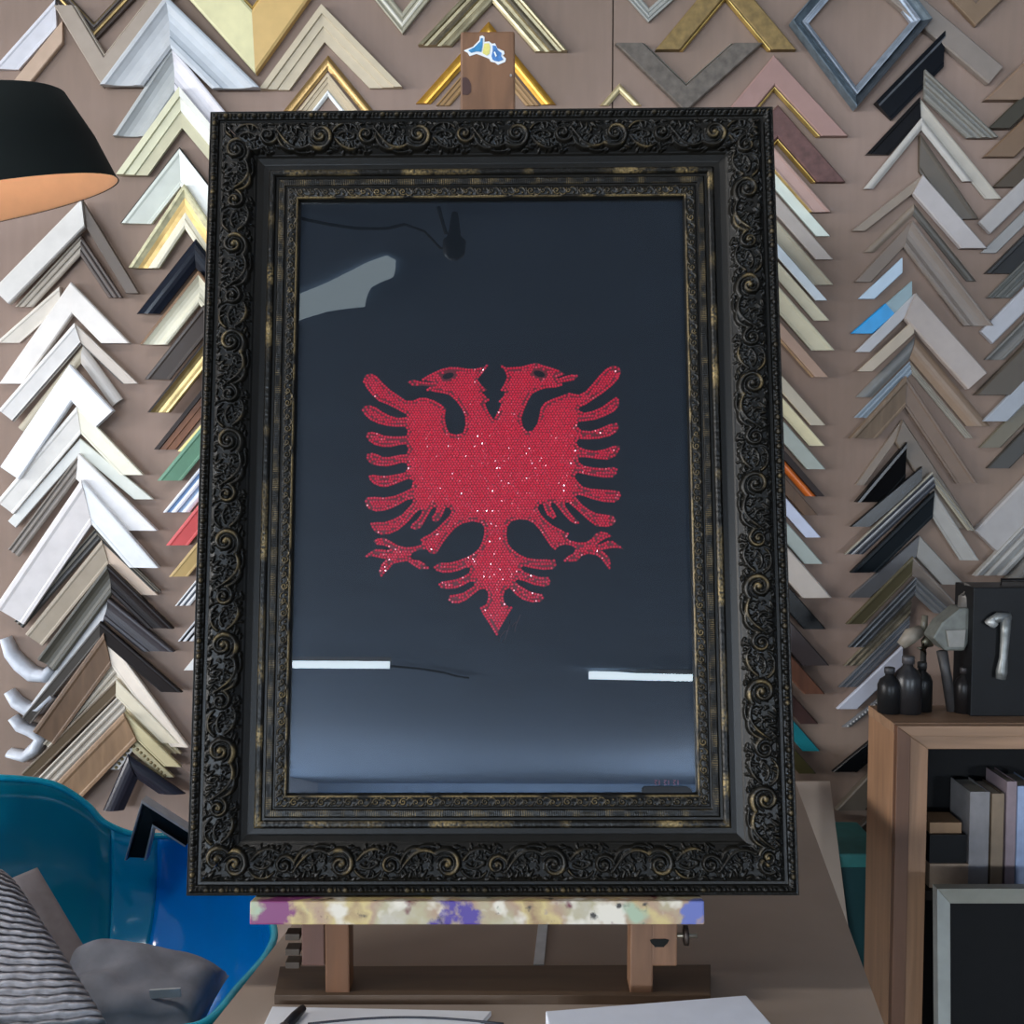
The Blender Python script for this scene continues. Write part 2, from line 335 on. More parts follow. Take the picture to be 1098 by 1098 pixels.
S('F', 'corner sample, slate arm and stone arm', (984,574), (909,640), (1032,626), 15, (66,66,68), 'flat', cR=(112,110,106), wR=18)
S('F', 'olive and brown corner sample', (976,596), (905,668), (1026,650), 14, (70,64,44), 'slope', cR=(92,84,78), wR=14)
S('F', 'silver corner sample with ridged face', (978,618), (906,692), (1018,656), 13, (96,98,100), 'reed', wR=14, cR=(86,88,90), fin='gold', finR='paint')
S('F', 'beige-gold corner sample', (976,640), (904,713), None, 13, (104,96,80), 'reed', fin='worn')
S('F', 'grey striped corner sample', (974,660), (898,736), None, 14, (78,80,84), 'reed', bands=[(.14,.3,(120,126,134),'paint'),(.52,.7,(126,130,138),'paint')])
S('F', 'bluish white corner sample', (966,692), (896,759), None, 15, (160,164,176), 'flat')
S('F', 'twisted rope-edged corner sample', (966,728), (902,779), None, 6, (84,84,86), 'round', beads=((150,150,148),4.2,.5))
S('F', 'black corner sample', (952,776), (891,826), None, 17, (14,16,18), 'flat', fin='gloss')
S('F', 'broad taupe corner sample with dark lip', (966,790), (894,866), None, 26, (84,76,66), 'flat', lip=((16,16,16),.14,'paint'))
S('F', 'dull grey-brown corner sample', (976,830), (898,905), None, 26, (60,54,48), 'flat', lip=((14,14,14),.3,'paint'))
G = [('brown-tan corner sample',1052,110,24,(112,92,76),'flat',None),('dark olive corner sample',1056,140,14,(48,44,34),'flat',None),('chestnut brown corner sample',1052,170,20,(98,78,60),'flat',None),
 ('dark brown corner sample',1062,202,17,(60,50,38),'flat',None),('pale grey-white corner sample',1046,240,15,(140,136,134),'flat',None),('light grey corner sample',1050,272,10,(126,124,122),'flat',None),
 ('black corner sample',1054,294,18,(34,34,34),'slope',None),('grey ridged corner sample',1056,320,16,(84,84,80),'reed',None),('white corner sample',1049,356,16,(148,148,152),'flat',None),
 ('mid-grey corner sample',1054,386,13,(96,94,90),'scoop',None),('wide dark umber corner sample',1042,424,26,(66,58,48),'flat',None),('bluish white corner sample',1050,452,16,(130,134,140),'flat',None),
 ('olive-grey corner sample',1048,480,14,(88,82,68),'flat',None),('near-black corner sample',1056,502,15,(48,46,42),'flat',None),('wide light grey corner sample with beige edge',1042,568,34,(134,130,128),'flat',None),
 ('pale grey corner sample with dark groove',1040,616,22,(130,128,124),'reed',None),('stone grey rounded corner sample',1056,640,18,(92,88,82),'round',None)]
for i, (look, x, y, w, c, pf, lip) in enumerate(G):
    ax = 1140; dy = (ax-x)*(.95+.02*i*.3)
    S('G', look, (ax, y-dy), (x, y), None, w*1.15, c, pf, lip=lip, cut=('s' if i in (4, 8, 14) else 'h'))
# pale column above the armchair
S('B', 'square-ended white corner sample with brown arm', (93,217), (0,312), (153,316), 23, (208,204,198), 'flat', cut='s', cR=(84,70,58), wR=12, cutR='h', lay=2)
S('B', 'corner sample with thin grey and ribbed arms', (90,254), (20,330), (134,320), 13, (176,166,152), 'reed', cR=(62,48,42), wR=13, lay=1)
S('B', 'cream single-arm corner sample', (66,308), (-2,368), None, 16, (206,198,186), 'slope', cut='h', lay=0)
S('B', 'broad white corner sample', (80,304), (4,412), (143,369), 21, (214,208,202), 'flat', wR=22, lay=1)
S('B', 'white corner sample with dark inner edge', (85,348), (5,440), (152,412), 19, (216,212,208), 'slope', cut='s', cR=(178,168,158), wR=12, cutR='h', lay=2, bands=[(.9,1,(60,54,48),'paint')])
S('B', 'beige corner sample with wavy arm', (92,370), (22,458), (134,428), 10, (170,160,140), 'round', cR=(176,170,164), wR=14, cut='s', lay=1)
S('B', 'broad bright white corner sample with square ends', (82,392), (9,500), (128,441), 24, (226,228,232), 'flat', wR=25, cut='s', lay=3)
S('B', 'broad cream-white corner sample', (88,436), (3,537), (158,509), 21, (222,218,212), 'slope', cR=(218,214,196), wR=18, cut='s', cutR='h', lay=2)
S('B', 'narrow greenish white corner sample', (89,470), (12,558), (167,535), 11, (200,200,196), 'flat', cR=(204,206,196), wR=13, cut='s', cutR='h', lay=1)
S('B', 'white corner sample with one grooved brown-grey arm', (90,486), (14,588), (173,568), 13, (120,112,104), 'reed', cR=(218,216,216), wR=22, cut='s', cutR='h', profR='slope', lay=2)
S('B', 'broadest white corner sample', (95,514), (4,648), (176,607), 34, (212,206,204), 'slope', wR=24, cR=(214,216,218), cut='s', cutR='h', lay=3)
S('B', 'narrow black-striped corner sample', (106,566), (20,664), (176,633), 12, (110,104,94), 'reed', wR=6, cut='s', cutR='h', lay=2, bands=[(.14,.3,(40,38,34),'paint'),(.52,1,(52,48,44),'paint')])
S('B', 'beige corner sample', (113,578), (32,678), (172,637), 21, (160,146,128), 'slope', cR=(186,166,148), wR=14, cut='s', cutR='h', lay=1)
S('B', 'dark olive-grey corner sample with black arm', (120,604), (46,704), (190,672), 22, (76,72,62), 'scoop', cR=(28,22,22), wR=20, cut='s', cutR='h', lay=2)
S('B', 'narrow pale grey and charcoal corner sample', (120,640), (34,756), (190,697), 9, (196,194,194), 'flat', cR=(54,50,54), wR=22, cut='s', cutR='h', lay=1, profR='scoop')
S('B', 'black corner sample with dark grey arm', (113,664), (30,766), (200,739), 11, (64,58,52), 'slope', cR=(24,18,18), wR=15, cut='s', cutR='h', lay=3)
S('B', 'brown corner sample with pale cream arm', (117,676), (42,780), (206,798), 26, (102,78,58), 'slope', cR=(214,202,188), wR=16, fin='wood', finR='paint', cut='s', cutR='h', lay=2)
S('B', 'beige and white ridged corner sample', (127,706), (50,795), (193,786), 17, (176,166,150), 'reed', cR=(206,196,180), wR=16, cut='s', cutR='h', lay=1)
S('B', 'olive and ivory corner sample', (129,726), (28,826), (196,794), 12, (92,76,56), 'slope', cR=(204,194,172), wR=14, cut='s', cutR='h', lay=2)
S('B', 'silver-white ribbed corner sample', (134,740), (42,834), (197,806), 17, (168,160,148), 'reed', cR=(186,172,140), wR=12, cut='s', cutR='h', lay=1)
S('B', 'wide tan corner sample with pale gold arm', (139,760), (56,846), (199,818), 30, (142,112,84), 'slope', fin='wood', cR=(190,178,140), wR=13, finR='paint', cut='s', cutR='h', lay=3)
S('B', 'gold-studded corner sample with white arm', (146,788), (122,822), (190,830), 8, (200,194,188), 'flat', cR=(176,164,128), wR=11, lay=2, beads=((120,104,70),6,.5))
S('B', 'navy-black corner sample on pale board', (143,804), (117,863), (204,846), 20, (34,34,44), 'round', wR=16, fin='gloss', finR='gloss', lay=4)
# bright blue sleeve on the grey-blue sample
for o in list(bpy.data.objects):
    if o.get('label', '').startswith('grey-blue corner sample with bright'):
        org = np.array(o.location); arm = o.children[0]
        st = -(o.location.y-YW)
        A, E = v2((976,302)), v2((912,358)); u = unit(E-A); nn = np.array([-u[1], u[0]]); nn = nn if nn[1] > 0 else -nn
        a0 = A+(E-A)*.44-nn*.6; e0 = E+u*1.0-nn*.6
        e1 = isect(a0+nn*15.2, u, e0, np.array([1.0, 0]))
        q = strip('blue_sleeve', a0, a0+nn*15.2, e0, e1, PROF['flat'], 0, 1, .0125, st, mat((20,150,215), .4), arm, org)
        q['label'] = 'bright blue plastic sleeve'
# the silver diamond frame, a whole small frame hung on its corner
def diamond():
    P = [v2(p) for p in ((845,28),(914,120),(994,26),(925,-66))]
    c = sum(P)/4; Q = [c+(p-c)*.73 for p in P]; org = atY(845, 28, YW); org[1] -= .012
    root = empty('picture_frame', org, 'small slate and silver picture frame hung diamond-wise near the top edge', 'picture frame')
    for i in range(4):
        a, b = P[i], P[(i+1) % 4]; ai, bi = Q[i], Q[(i+1) % 4]
        dark = i in (0, 1)
        o = strip('rail', a, ai, b, bi, PROF['slope'], 0, .58, .03, .004, mat((92,104,112) if i != 1 else (50,56,62), **FIN['worn']), root, org)
        strip('inner_bevel', a, ai, b, bi, PROF['step'], .58, 1, .024, .004, mat((172,180,190), **FIN['gold']), o, org)
diamond()
# white scrolled offcuts poking out of the pale column
def scroll(pts, w, look):
    pts = [v2(p) for p in pts]; V = []; Fc = []; n = len(pts); org = atY(pts[0][0], pts[0][1], YW)-np.array([0, .03, 0])
    L_, R_ = [], []
    for i, p in enumerate(pts):
        t = unit(pts[min(i+1, n-1)]-pts[max(i-1, 0)]); nn = np.array([-t[1], t[0]]); ww = w*(.55+.6*math.sin(math.pi*(i+.6)/(n+.2)))
        L_.append(p+nn*ww/2); R_.append(p-nn*ww/2)
    for i in range(n):
        for k in range(7):
            s = k/6; q = L_[i]+(R_[i]-L_[i])*s; g = atY(q[0], q[1], YW); g[1] -= .004+.026*math.sin(math.pi*s)**.6; V.append(g-org)
    for i in range(n-1):
        for k in range(6): Fc.append([i*7+k, i*7+k+1, (i+1)*7+k+1, (i+1)*7+k])
        Fc.append([i*7, (i+1)*7, (i+1)*7+6, i*7+6])
    Fc.append(list(range(7))); Fc.append([(n-1)*7+k for k in range(7)])
    o = mesh('plaster_scroll', V, Fc, mat((206,210,218), rough=.5, var=.1, scale=60, bump=.4), smooth=True); o.location = org
    tag(o, look, 'ornament', 'white plaster scrolls poking out of the pale column')
scroll([(8,683),(14,700),(24,712),(36,722),(50,724),(58,716)], 17, 'white curled plaster scroll, topmost of three at the edge of the pale column')
scroll([(12,740),(20,752),(32,760),(44,758),(60,744)], 15, 'white curled plaster scroll, middle one of three at the edge of the pale column')
scroll([(16,768),(24,778),(36,782),(46,790),(40,802),(28,810),(12,806)], 15, 'white curled plaster scroll with ribbed face, lowest of three by the teal armchair')
# ------------------------------------------------------------------ ornate frame (its own tilted space: x right, z up, -y towards the viewer)
FW, FH, RW = .75, 1.013, .120
def _rot(a, b, c):
    Rx = np.array([[1,0,0],[0,math.cos(a),-math.sin(a)],[0,math.sin(a),math.cos(a)]])
    Ry = np.array([[math.cos(b),0,math.sin(b)],[0,1,0],[-math.sin(b),0,math.cos(b)]])
    Rz = np.array([[math.cos(c),-math.sin(c),0],[math.sin(c),math.cos(c),0],[0,0,1]])
    return Rz@Rx@Ry
FR = _rot(-.17407893, -.00563769, -.01207906); FT = np.array([-.02486101, 1.27987443, .82648492])
FM = Matrix([list(FR[i])+[FT[i]] for i in range(3)]+[[0, 0, 0, 1]])
def fl(px, py, dep=0.0):                  # design coordinate -> frame space on the plane y=dep
    d = ray(px, py); n = FR@np.array([0, 1, 0]); o = FT+n*dep
    P = CAM+d*(((o-CAM)@n)/(d@n)); return FR.T@(P-FT)
def spiral(cx, cy, r0, r1, a0, turns, w0, w1, sgn=1, n=90):
    t = np.linspace(0, 1, n); r = r0+(r1-r0)*t**.8; a = a0+sgn*turns*2*np.pi*t
    return np.stack([cx+r*np.cos(a), cy+r*np.sin(a), w0+(w1-w0)*t], 1)
def bez(p, w0, w1, n=50):
    p = np.array(p, float); t = np.linspace(0, 1, n)[:, None]
    q = (1-t)**3*p[0]+3*(1-t)**2*t*p[1]+3*(1-t)*t**2*p[2]+t**3*p[3]
    w = w0+(w1-w0)*t; return np.hstack([q, w*(.55+.45*np.sin(np.pi*np.clip(t*1.1, 0, 1)))])
def tile(strokes, PX, PY, res, dome=1.0):
    nx, ny = int(PX/res), int(PY/res)
    X, Y = np.meshgrid((np.arange(nx)+.5)*res, (np.arange(ny)+.5)*res); H = np.zeros_like(X)
    for s, hgt in strokes:
        for x, y, w in s:
            for sh in (-PX, 0, PX):
                if x+sh < -w or x+sh > PX+w: continue
                d2 = ((X-x-sh)**2+(Y-y)**2)/(w*w)
                H = np.maximum(H, hgt*np.sqrt(np.clip(1-d2, 0, 1)))
    return H
st = []
st.append((spiral(36, 21, 18.5, 4, 2.4, 1.35, 3.8, 2.4, -1), 1.0))
st.append((spiral(36, 21, 13.5, 5, 2.9, .9, 1.3, 1.0, -1), .8))
st.append((np.array([[36.5, 21, 4.6]]), 1.15))
st.append((bez([(20, 34), (2, 44), (-12, 30), (-22, 12)], 3.4, 2.0), .95))
st.append((bez([(24, 40), (6, 47), (-8, 38), (-18, 22)], 1.8, 1.2), .75))
st.append((spiral(97, 20, 12.5, 2.5, .4, 1.3, 2.6, 1.9, 1), .95))
st.append((np.array([[97, 20, 3.2]]), 1.1))
st.append((bez([(109, 22), (114, 40), (126, 42), (140, 36)], 3.0, 2.6), .9))
st.append((bez([(56, 26), (66, 40), (80, 42), (90, 34)], 3.2, 2.0), .9))
st.append((bez([(54, 14), (62, 2), (76, 2), (84, 12)], 3.0, 1.6), .9))
st.append((bez([(60, 20), (68, 14), (76, 16), (82, 24)], 2.6, 1.4), .8))
for (x, y, a, l, w) in ((70,9,60,7,2.4),(76,8,80,7,2.2),(66,34,-50,8,2.4),(74,36,-75,7,2.2),(82,36,-95,6,2.0),(114,8,40,9,2.6),(121,9,70,9,2.6),(128,10,100,8,2.4),(120,30,-60,7,2.2),(8,10,50,9,2.6),(14,6,20,8,2.0),(4,16,90,7,2.2),(52,38,20,7,2.0),(47,41,0,6,1.8),(90,6,-20,7,2.0),(100,4,10,7,1.8),(28,3,0,6,1.8),(40,1.5,5,6,1.6)):
    r = math.radians(a); st.append((bez([(x-l/2*math.cos(r), y-l/2*math.sin(r)), (x, y), (x, y), (x+l/2*math.cos(r), y+l/2*math.sin(r))], w, w*.7, 16), .8))
for x, y, w in ((60,8,2),(88,40,2.2),(94,42,1.8),(108,14,1.6),(132,20,2.2),(2,26,2),(66,22,1.8),(46,6,1.6),(84,28,1.8)): st.append((np.array([[x, y, w]]), .8))
RES = .6; T1 = tile(st, 130, 44, RES)
for _ in range(150):                       # small curled leaves fill the ground between the scrolls
    x, y = rng.random()*130, 2+rng.random()*40; r = math.radians(rng.random()*360); l = 5+rng.random()*5
    if T1[int(min(y, 43)/RES) % T1.shape[0], int(x/RES) % T1.shape[1]] > .15: continue
    c, s_ = math.cos(r), math.sin(r)
    one = [(bez([(x, y), (x+l*.4*c-2*s_, y+l*.4*s_+2*c), (x+l*.8*c-2*s_, y+l*.8*s_+2*c), (x+l*c, y+l*s_)], 2.3, 1.1, 16), .35+.35*rng.random())]
    T1 = np.maximum(T1, tile(one, 130, 44, RES))
s2 = [(spiral(6, 6.5, 4.8, 1.2, 1.0, 1.2, 1.0, .8, 1, 50), 1.0), (bez([(10, 9), (13, 13), (17, 12), (20, 8)], 1.3, .9, 24), .9), (spiral(22, 6, 3.6, 1, 4, 1.1, .9, .7, -1, 40), .9),
      (bez([(25, 3), (28, 0), (31, 3), (33, 7)], 1.2, .8, 24), .8), (bez([(15, 2), (17, 4), (18, 6), (18, 8)], 1.0, .7, 20), .7), (np.array([[29, 9, 1.4]]), 1), (np.array([[12, 3, 1.0]]), 1), (bez([(0,2),(1,5),(1,8),(0,12)],.9,.7,20),.7)]
T2 = tile(s2, 34, 13, .5)
def samp_tile(T, px, py, res, v, u):
    ny, nx = T.shape; x = (v % px)/res-.5; y = u/res-.5
    x0 = np.floor(x).astype(int); fx = x-x0; y = np.clip(y, 0, ny-1.001); y0 = np.floor(y).astype(int); fy = y-y0
    a = T[y0, x0 % nx]; b = T[y0, (x0+1) % nx]; c = T[np.minimum(y0+1, ny-1), x0 % nx]; d = T[np.minimum(y0+1, ny-1), (x0+1) % nx]
    return (a*(1-fx)+b*fx)*(1-fy)+(c*(1-fx)+d*fx)*fy
_nz = rng.random((256, 256))
def noise2(x, y, s):
    x = x/s; y = y/s; x0 = np.floor(x).astype(int); y0 = np.floor(y).astype(int); fx = x-x0; fy = y-y0; fx = fx*fx*(3-2*fx); fy = fy*fy*(3-2*fy)
    g = lambda i, j: _nz[i % 256, j % 256]
    return (g(y0, x0)*(1-fx)+g(y0, x0+1)*fx)*(1-fy)+(g(y0+1, x0)*(1-fx)+g(y0+1, x0+1)*fx)*fy
# section of the rail in mm: u across from the outer edge, base height towards the viewer
PU = np.array([0, .01, 1.5, 3, 7.5, 12, 13, 17, 18, 24, 40, 54, 60, 64, 72, 79, 80, 82, 86, 88, 89, 92, 93, 94, 101, 102, 104, 105, 111, 116, 117, 118.5, 120, 120.01])
PH = np.array([-34, -3, 0, -1, 1, -1, -4, -4, 0, 4, 5, 1, -3, -7, -11, -11.5, -8, -5.5, -5.5, -7, -10.5, -10.5, -9, -8, -8.5, -11, -11, -9.5, -9, -10.5, -9, -9.5, -15, -21])
def relief(u, v):
    """v along the rail and u across, in mm -> (height, gilt wear)"""
    h = np.zeros_like(u); g = np.zeros_like(u); N5 = noise2(v, u+300, 5)
    m = (u > 17.5) & (u < 62); r = samp_tile(T1, 130, 44, RES, v, u-18)
    env = np.clip(np.minimum((u-17.5)/1.5, (62-u)/1.5), 0, 1)
    h += np.where(m, (r*6.8-1.0)*env, 0); wear = np.clip((noise2(v, u, 14)-.5)*2.6, 0, 1)*.62+.025
    g += np.where(m, np.clip((r-.72)*3.2, 0, 1)*wear, 0)
    m = (u > 3) & (u < 12); k = (v % 19)/19
    bead = np.where(k < .45, np.sqrt(np.clip(1-((k-.225)/.21)**2-((u-7.5)/3.9)**2, 0, 1)), np.where(k < .7, np.sqrt(np.clip(1-((k-.57)/.075)**2-((u-7.5)/3.6)**2, 0, 1))*.9, np.sqrt(np.clip(1-((k-.83)/.10)**2-((u-7.5)/2.6)**2, 0, 1))*.7))
    h += np.where(m, bead*3.2, 0); g += np.where(m, np.clip(bead-.55, 0, 1)*np.clip(noise2(v, u, 30)*2.2-1.0, 0, 1)*1.2, 0)
    m = (u > 104.5) & (u < 117.5); r2 = samp_tile(T2, 34, 13, .5, v, u-104.5)
    h += np.where(m, r2*2.2+(N5-.5)*.5, 0); g += np.where(m, np.clip((r2-.5)*2, 0, 1)*(.25+.75*np.clip(noise2(v, u, 22)*2-.7, 0, 1))*.9, 0)
    m = (u > 93) & (u < 102); rib = .5+.5*np.sin(v*2*np.pi/2.6+2*noise2(v, u, 6)); h += np.where(m, rib*.9*(noise2(v, u*3, 9)), 0)
    g += np.where(m, np.clip(rib*noise2(v, u, 8)-.4, 0, 1)*1.3, 0)
    m = (u > 80) & (u < 88.5); w = np.clip(noise2(v, u*0+7, 26)*2.3-1.05, 0, 1)*np.clip(noise2(v, u, 2.2)*2.2-.35, 0, 1)
    h += np.where(m, (noise2(v, u, 3)-.5)*.7, 0); g += np.where(m, w, 0)
    m = (u >= 117) & (u < 119.2); g += np.where(m, .55*np.clip(noise2(v, u, 15)*2-.4, 0, 1), 0)
    return h, np.clip(g, 0, 1)
gilt = bpy.data.materials.new('blackened_gilt'); gilt.use_nodes = True
def _g():
    nt = gilt.node_tree; N = nt.nodes; L = nt.links; b = N['Principled BSDF']
    at = N.new('ShaderNodeAttribute'); at.attribute_name = 'wear'
    tc = N.new('ShaderNodeTexCoord'); ns = N.new('ShaderNodeTexNoise'); ns.inputs['Scale'].default_value = 420; ns.inputs['Detail'].default_value = 3; L.new(tc.outputs['Object'], ns.inputs['Vector'])
    n2 = N.new('ShaderNodeTexNoise'); n2.inputs['Scale'].default_value = 14; L.new(tc.outputs['Object'], n2.inputs['Vector'])
    dk = N.new('ShaderNodeMix'); dk.data_type = 'RGBA'; dk.inputs[6].default_value = (.0028, .0028, .0024, 1); dk.inputs[7].default_value = (.0070, .0060, .0042, 1); L.new(n2.outputs['Fac'], dk.inputs[0])
    ml = N.new('ShaderNodeMath'); ml.operation = 'MULTIPLY_ADD'; ml.inputs[1].default_value = 1.6; ml.inputs[2].default_value = -.3; L.new(ns.outputs['Fac'], ml.inputs[0])
    m2 = N.new('ShaderNodeMath'); m2.operation = 'MULTIPLY'; m2.use_clamp = True; L.new(at.outputs['Fac'], m2.inputs[0]); L.new(ml.outputs[0], m2.inputs[1])
    mx = N.new('ShaderNodeMix'); mx.data_type = 'RGBA'; mx.inputs[7].default_value = (.42, .30, .13, 1); L.new(m2.outputs[0], mx.inputs[0]); L.new(dk.outputs[2], mx.inputs[6])
    L.new(mx.outputs[2], b.inputs['Base Color']); mt = N.new('ShaderNodeMath'); mt.operation = 'MULTIPLY'; mt.inputs[1].default_value = .55; L.new(m2.outputs[0], mt.inputs[0]); L.new(mt.outputs[0], b.inputs['Metallic'])
    b.inputs['Roughness'].default_value = .38; b.inputs['Specular IOR Level'].default_value = .25
    bp = N.new('ShaderNodeBump'); bp.inputs['Strength'].default_value = .25; bp.inputs['Distance'].default_value = .0006; L.new(ns.outputs['Fac'], bp.inputs['Height']); L.new(bp.outputs[0], b.inputs['Normal'])
_g()
def rail(name, side, u0, u1, du, dv, parent):
    L = FW if side in 'tb' else FH
    us = np.arange(u0, u1+1e-6, du); us = np.unique(np.concatenate([us, PU[(PU >= u0) & (PU <= u1)]]))
    nv = int(L*1000/dv)+1; T = np.linspace(-1, 1, nv)
    U, TT = np.meshgrid(us, T); Sv = TT*(L*500-U)
    hb = np.interp(U, PU, PH); off = {'b': 0, 't': 41, 'l': 17, 'r': 77}[side]
    h, g = relief(U, Sv+1000+off); edge = (U < .5); h = np.where(edge, 0, h)
    H = (hb+h)/1000; Um = U/1000; Sm = Sv/1000
    if side == 'b': X, Z = Sm, Um
    if side == 't': X, Z = Sm, FH-Um
    if side == 'l': X, Z = -FW/2+Um, FH/2+Sm
    if side == 'r': X, Z = FW/2-Um, FH/2+Sm
    Yv = -H; co = np.stack([X, Yv, Z], -1).reshape(-1, 3).astype(np.float32); nu = len(us)
    i = np.arange(nv-1)[:, None]*nu+np.arange(nu-1)[None, :]
    q = np.stack([i, i+1, i+1+nu, i+nu], -1).reshape(-1, 4)
    if side in 'br': q = q[:, ::-1]
    if side in 'tb': q = q[:, ::-1] if side == 't' else q
    me = bpy.data.meshes.new(name); me.vertices.add(len(co)); me.vertices.foreach_set('co', co.ravel())
    me.loops.add(q.size); me.loops.foreach_set('vertex_index', q.ravel().astype(np.int32)); me.polygons.add(len(q))
    me.polygons.foreach_set('loop_start', np.arange(0, q.size, 4, dtype=np.int32)); me.update(calc_edges=True)
    a = me.attributes.new('wear', 'FLOAT', 'POINT'); a.data.foreach_set('value', g.reshape(-1).astype(np.float32))
    me.polygons.foreach_set('use_smooth', [True]*len(q)); me.materials.append(gilt); me.update()
    o = link(bpy.data.objects.new(name, me), parent)
    return o
fr = empty('ornate_picture_frame', (0, 0, 0), 'large black-gold carved frame holding a red rhinestone double-headed eagle, standing on the easel', 'framed picture')
fr.matrix_world = FM
for sd in 'lrtb':
    ra = rail('rail', sd, 0, 79.5, .9, 1.0, fr)
    li = rail('liner', sd, 79.5, 120.01, .75, .9, fr); li['label'] = 'worn gilt inner liner'
box('backing_board', (-FW/2+.03, .030, .03), (FW/2-.03, .034, FH-.03), mat((70, 56, 44), .9), fr)
navy = mat((16, 24, 32), .55, 0, .06, 5, 'mount_board')
X0, X1, Z0, Z1 = -.257, .257, .117, FH-.117
box('mount_board', (X0, .0262, Z0), (X1, .0295, Z1), navy, fr)
gl = bpy.data.materials.new('picture_glass'); gl.use_nodes = True
def _gl():
    nt = gl.node_tree; N = nt.nodes; L = nt.links; N.remove(N['Principled BSDF'])
    t = N.new('ShaderNodeBsdfTransparent'); t.inputs[0].default_value = (.99, .995, .995, 1); g = N.new('ShaderNodeBsdfGlossy'); g.inputs['Roughness'].default_value = 0; g.inputs['Color'].default_value = (.95, .97, 1, 1)
    f = N.new('ShaderNodeFresnel'); f.inputs['IOR'].default_value = 1.5; m = N.new('ShaderNodeMath'); m.operation = 'MULTIPLY'; m.inputs[1].default_value = 2.6; L.new(f.outputs[0], m.inputs[0])
    mx = N.new('ShaderNodeMixShader'); L.new(m.outputs[0], mx.inputs[0]); L.new(t.outputs[0], mx.inputs[1]); L.new(g.outputs[0], mx.inputs[2]); L.new(mx.outputs[0], N['Material Output'].inputs[0])
_gl()
mesh('glass_pane', [(X0, .0205, Z0), (X1, .0205, Z0), (X1, .0205, Z1), (X0, .0205, Z1)], [[0, 1, 2, 3]], gl, fr)
# ---- the eagle, laid out in rhinestones
def c1(P): return [(380+x/6.8625, 380+y/6.8625) for x, y in P]
def c2(P): return [(520+x/6.8625, 380+y/6.8625) for x, y in P]
def c3(P): return [(380+x/6.8625, 530+y/6.8625) for x, y in P]
def c4(P): return [(520+x/6.8625, 530+y/6.8625) for x, y in P]
EAG = c1([(1025,480),(990,430),(972,390),(962,358),(992,342),(965,305),(938,280),(978,262),(940,232),(905,185),(940,145),(992,76),(940,95),(880,108),(820,104),(760,95),(700,94),(640,108),(590,130),(540,155),(492,186),(545,196),(600,204),(560,208),(490,200),(430,186),(388,205),(430,234),(500,230),(560,236),(525,262),(590,277),(650,287),(700,300),(750,345),(790,400),(815,460),(817,520),(800,578),(750,592),(700,578),(680,540),(665,470),(675,400),(640,370),(590,340),(530,320),(480,320),(430,342),(380,340),(330,305),(270,265),(210,210),(165,160),(120,140),(80,155),(63,200),(90,250),(130,300),(180,345),(240,368),(300,397),(350,425),(385,442),(385,462),(320,468),(260,450),(210,425),(160,390),(110,373),(70,383),(54,412),(80,450),(120,485),(180,512),(240,527),(310,535),(372,532),(392,560),(385,600),(340,604),(280,604),(220,598),(170,578),(130,570),(92,577),(88,605),(110,640),(150,667),(210,682),(270,682),(330,668),(378,662),(398,695),(385,735),(330,740),(260,755),(210,755),(170,735),(130,725),(93,738),(88,772),(120,805),(180,822),(240,826),(300,812),(350,797),(385,802),(392,832),(375,868),(320,880),(250,893),(190,893),(140,885),(108,892),(110,920),(140,952),(190,974),(240,977),(300,957),(350,935),(400,915),(432,928)])
EAG += c1([(420,985),(370,1010),(300,1040),(220,1053),(150,1048),(90,1052)])+c3([(78,50),(85,82),(110,112),(160,127),(220,122),(280,102),(340,72),(390,42),(432,34),(430,62),(395,102),(350,150),(290,182),(220,205),(160,205),(122,210),(125,240),(150,277),(200,299),(260,292),(320,267),(370,227),(410,190),(440,150),(480,114),(502,116),(490,150),(460,190),(420,222),(418,250),(450,263),(490,247),(515,205),(540,160),(565,115),(585,95),(605,100),(595,135),(568,170),(575,195),(600,206),(630,187),(655,142),(672,100),(700,98),(715,128),(700,160),(660,200),(610,250),(560,290),(510,315),(483,335),(500,358),(490,372),(440,385),(380,390),(320,375),(270,345),(220,320),(170,325),(138,345),(165,372),(220,378),(270,400),(240,412),(200,404),(150,404),(110,430),(73,460),(130,456),(190,470),(235,478),(200,515),(180,570),(194,607),(230,577),(260,545),(285,512),(330,502),(390,492),(430,522),(480,552),(548,550),(520,510),(480,487),(430,480),(412,460),(430,430),(480,408),(530,405),(560,438),(602,440),(622,410),(652,360),(690,310),(740,252),(800,215),(870,200),(932,212),(955,240),(955,290),(940,350),(915,400),(870,440),(820,465),(760,488),(700,503),(630,503),(588,530),(600,562),(650,578),(710,577),(770,562),(820,540),(852,540),(845,578),(800,605),(750,625),(690,635),(640,643),(618,665),(640,692),(690,697),(750,692),(800,672),(850,642),(885,645),(880,675),(840,700),(800,725),(740,738),(700,742),(692,775),(720,802),(770,803),(820,782),(870,742),(920,702),(960,695),(982,722),(985,760),(970,808),(922,835),(950,890),(990,950),(1045,1042)])
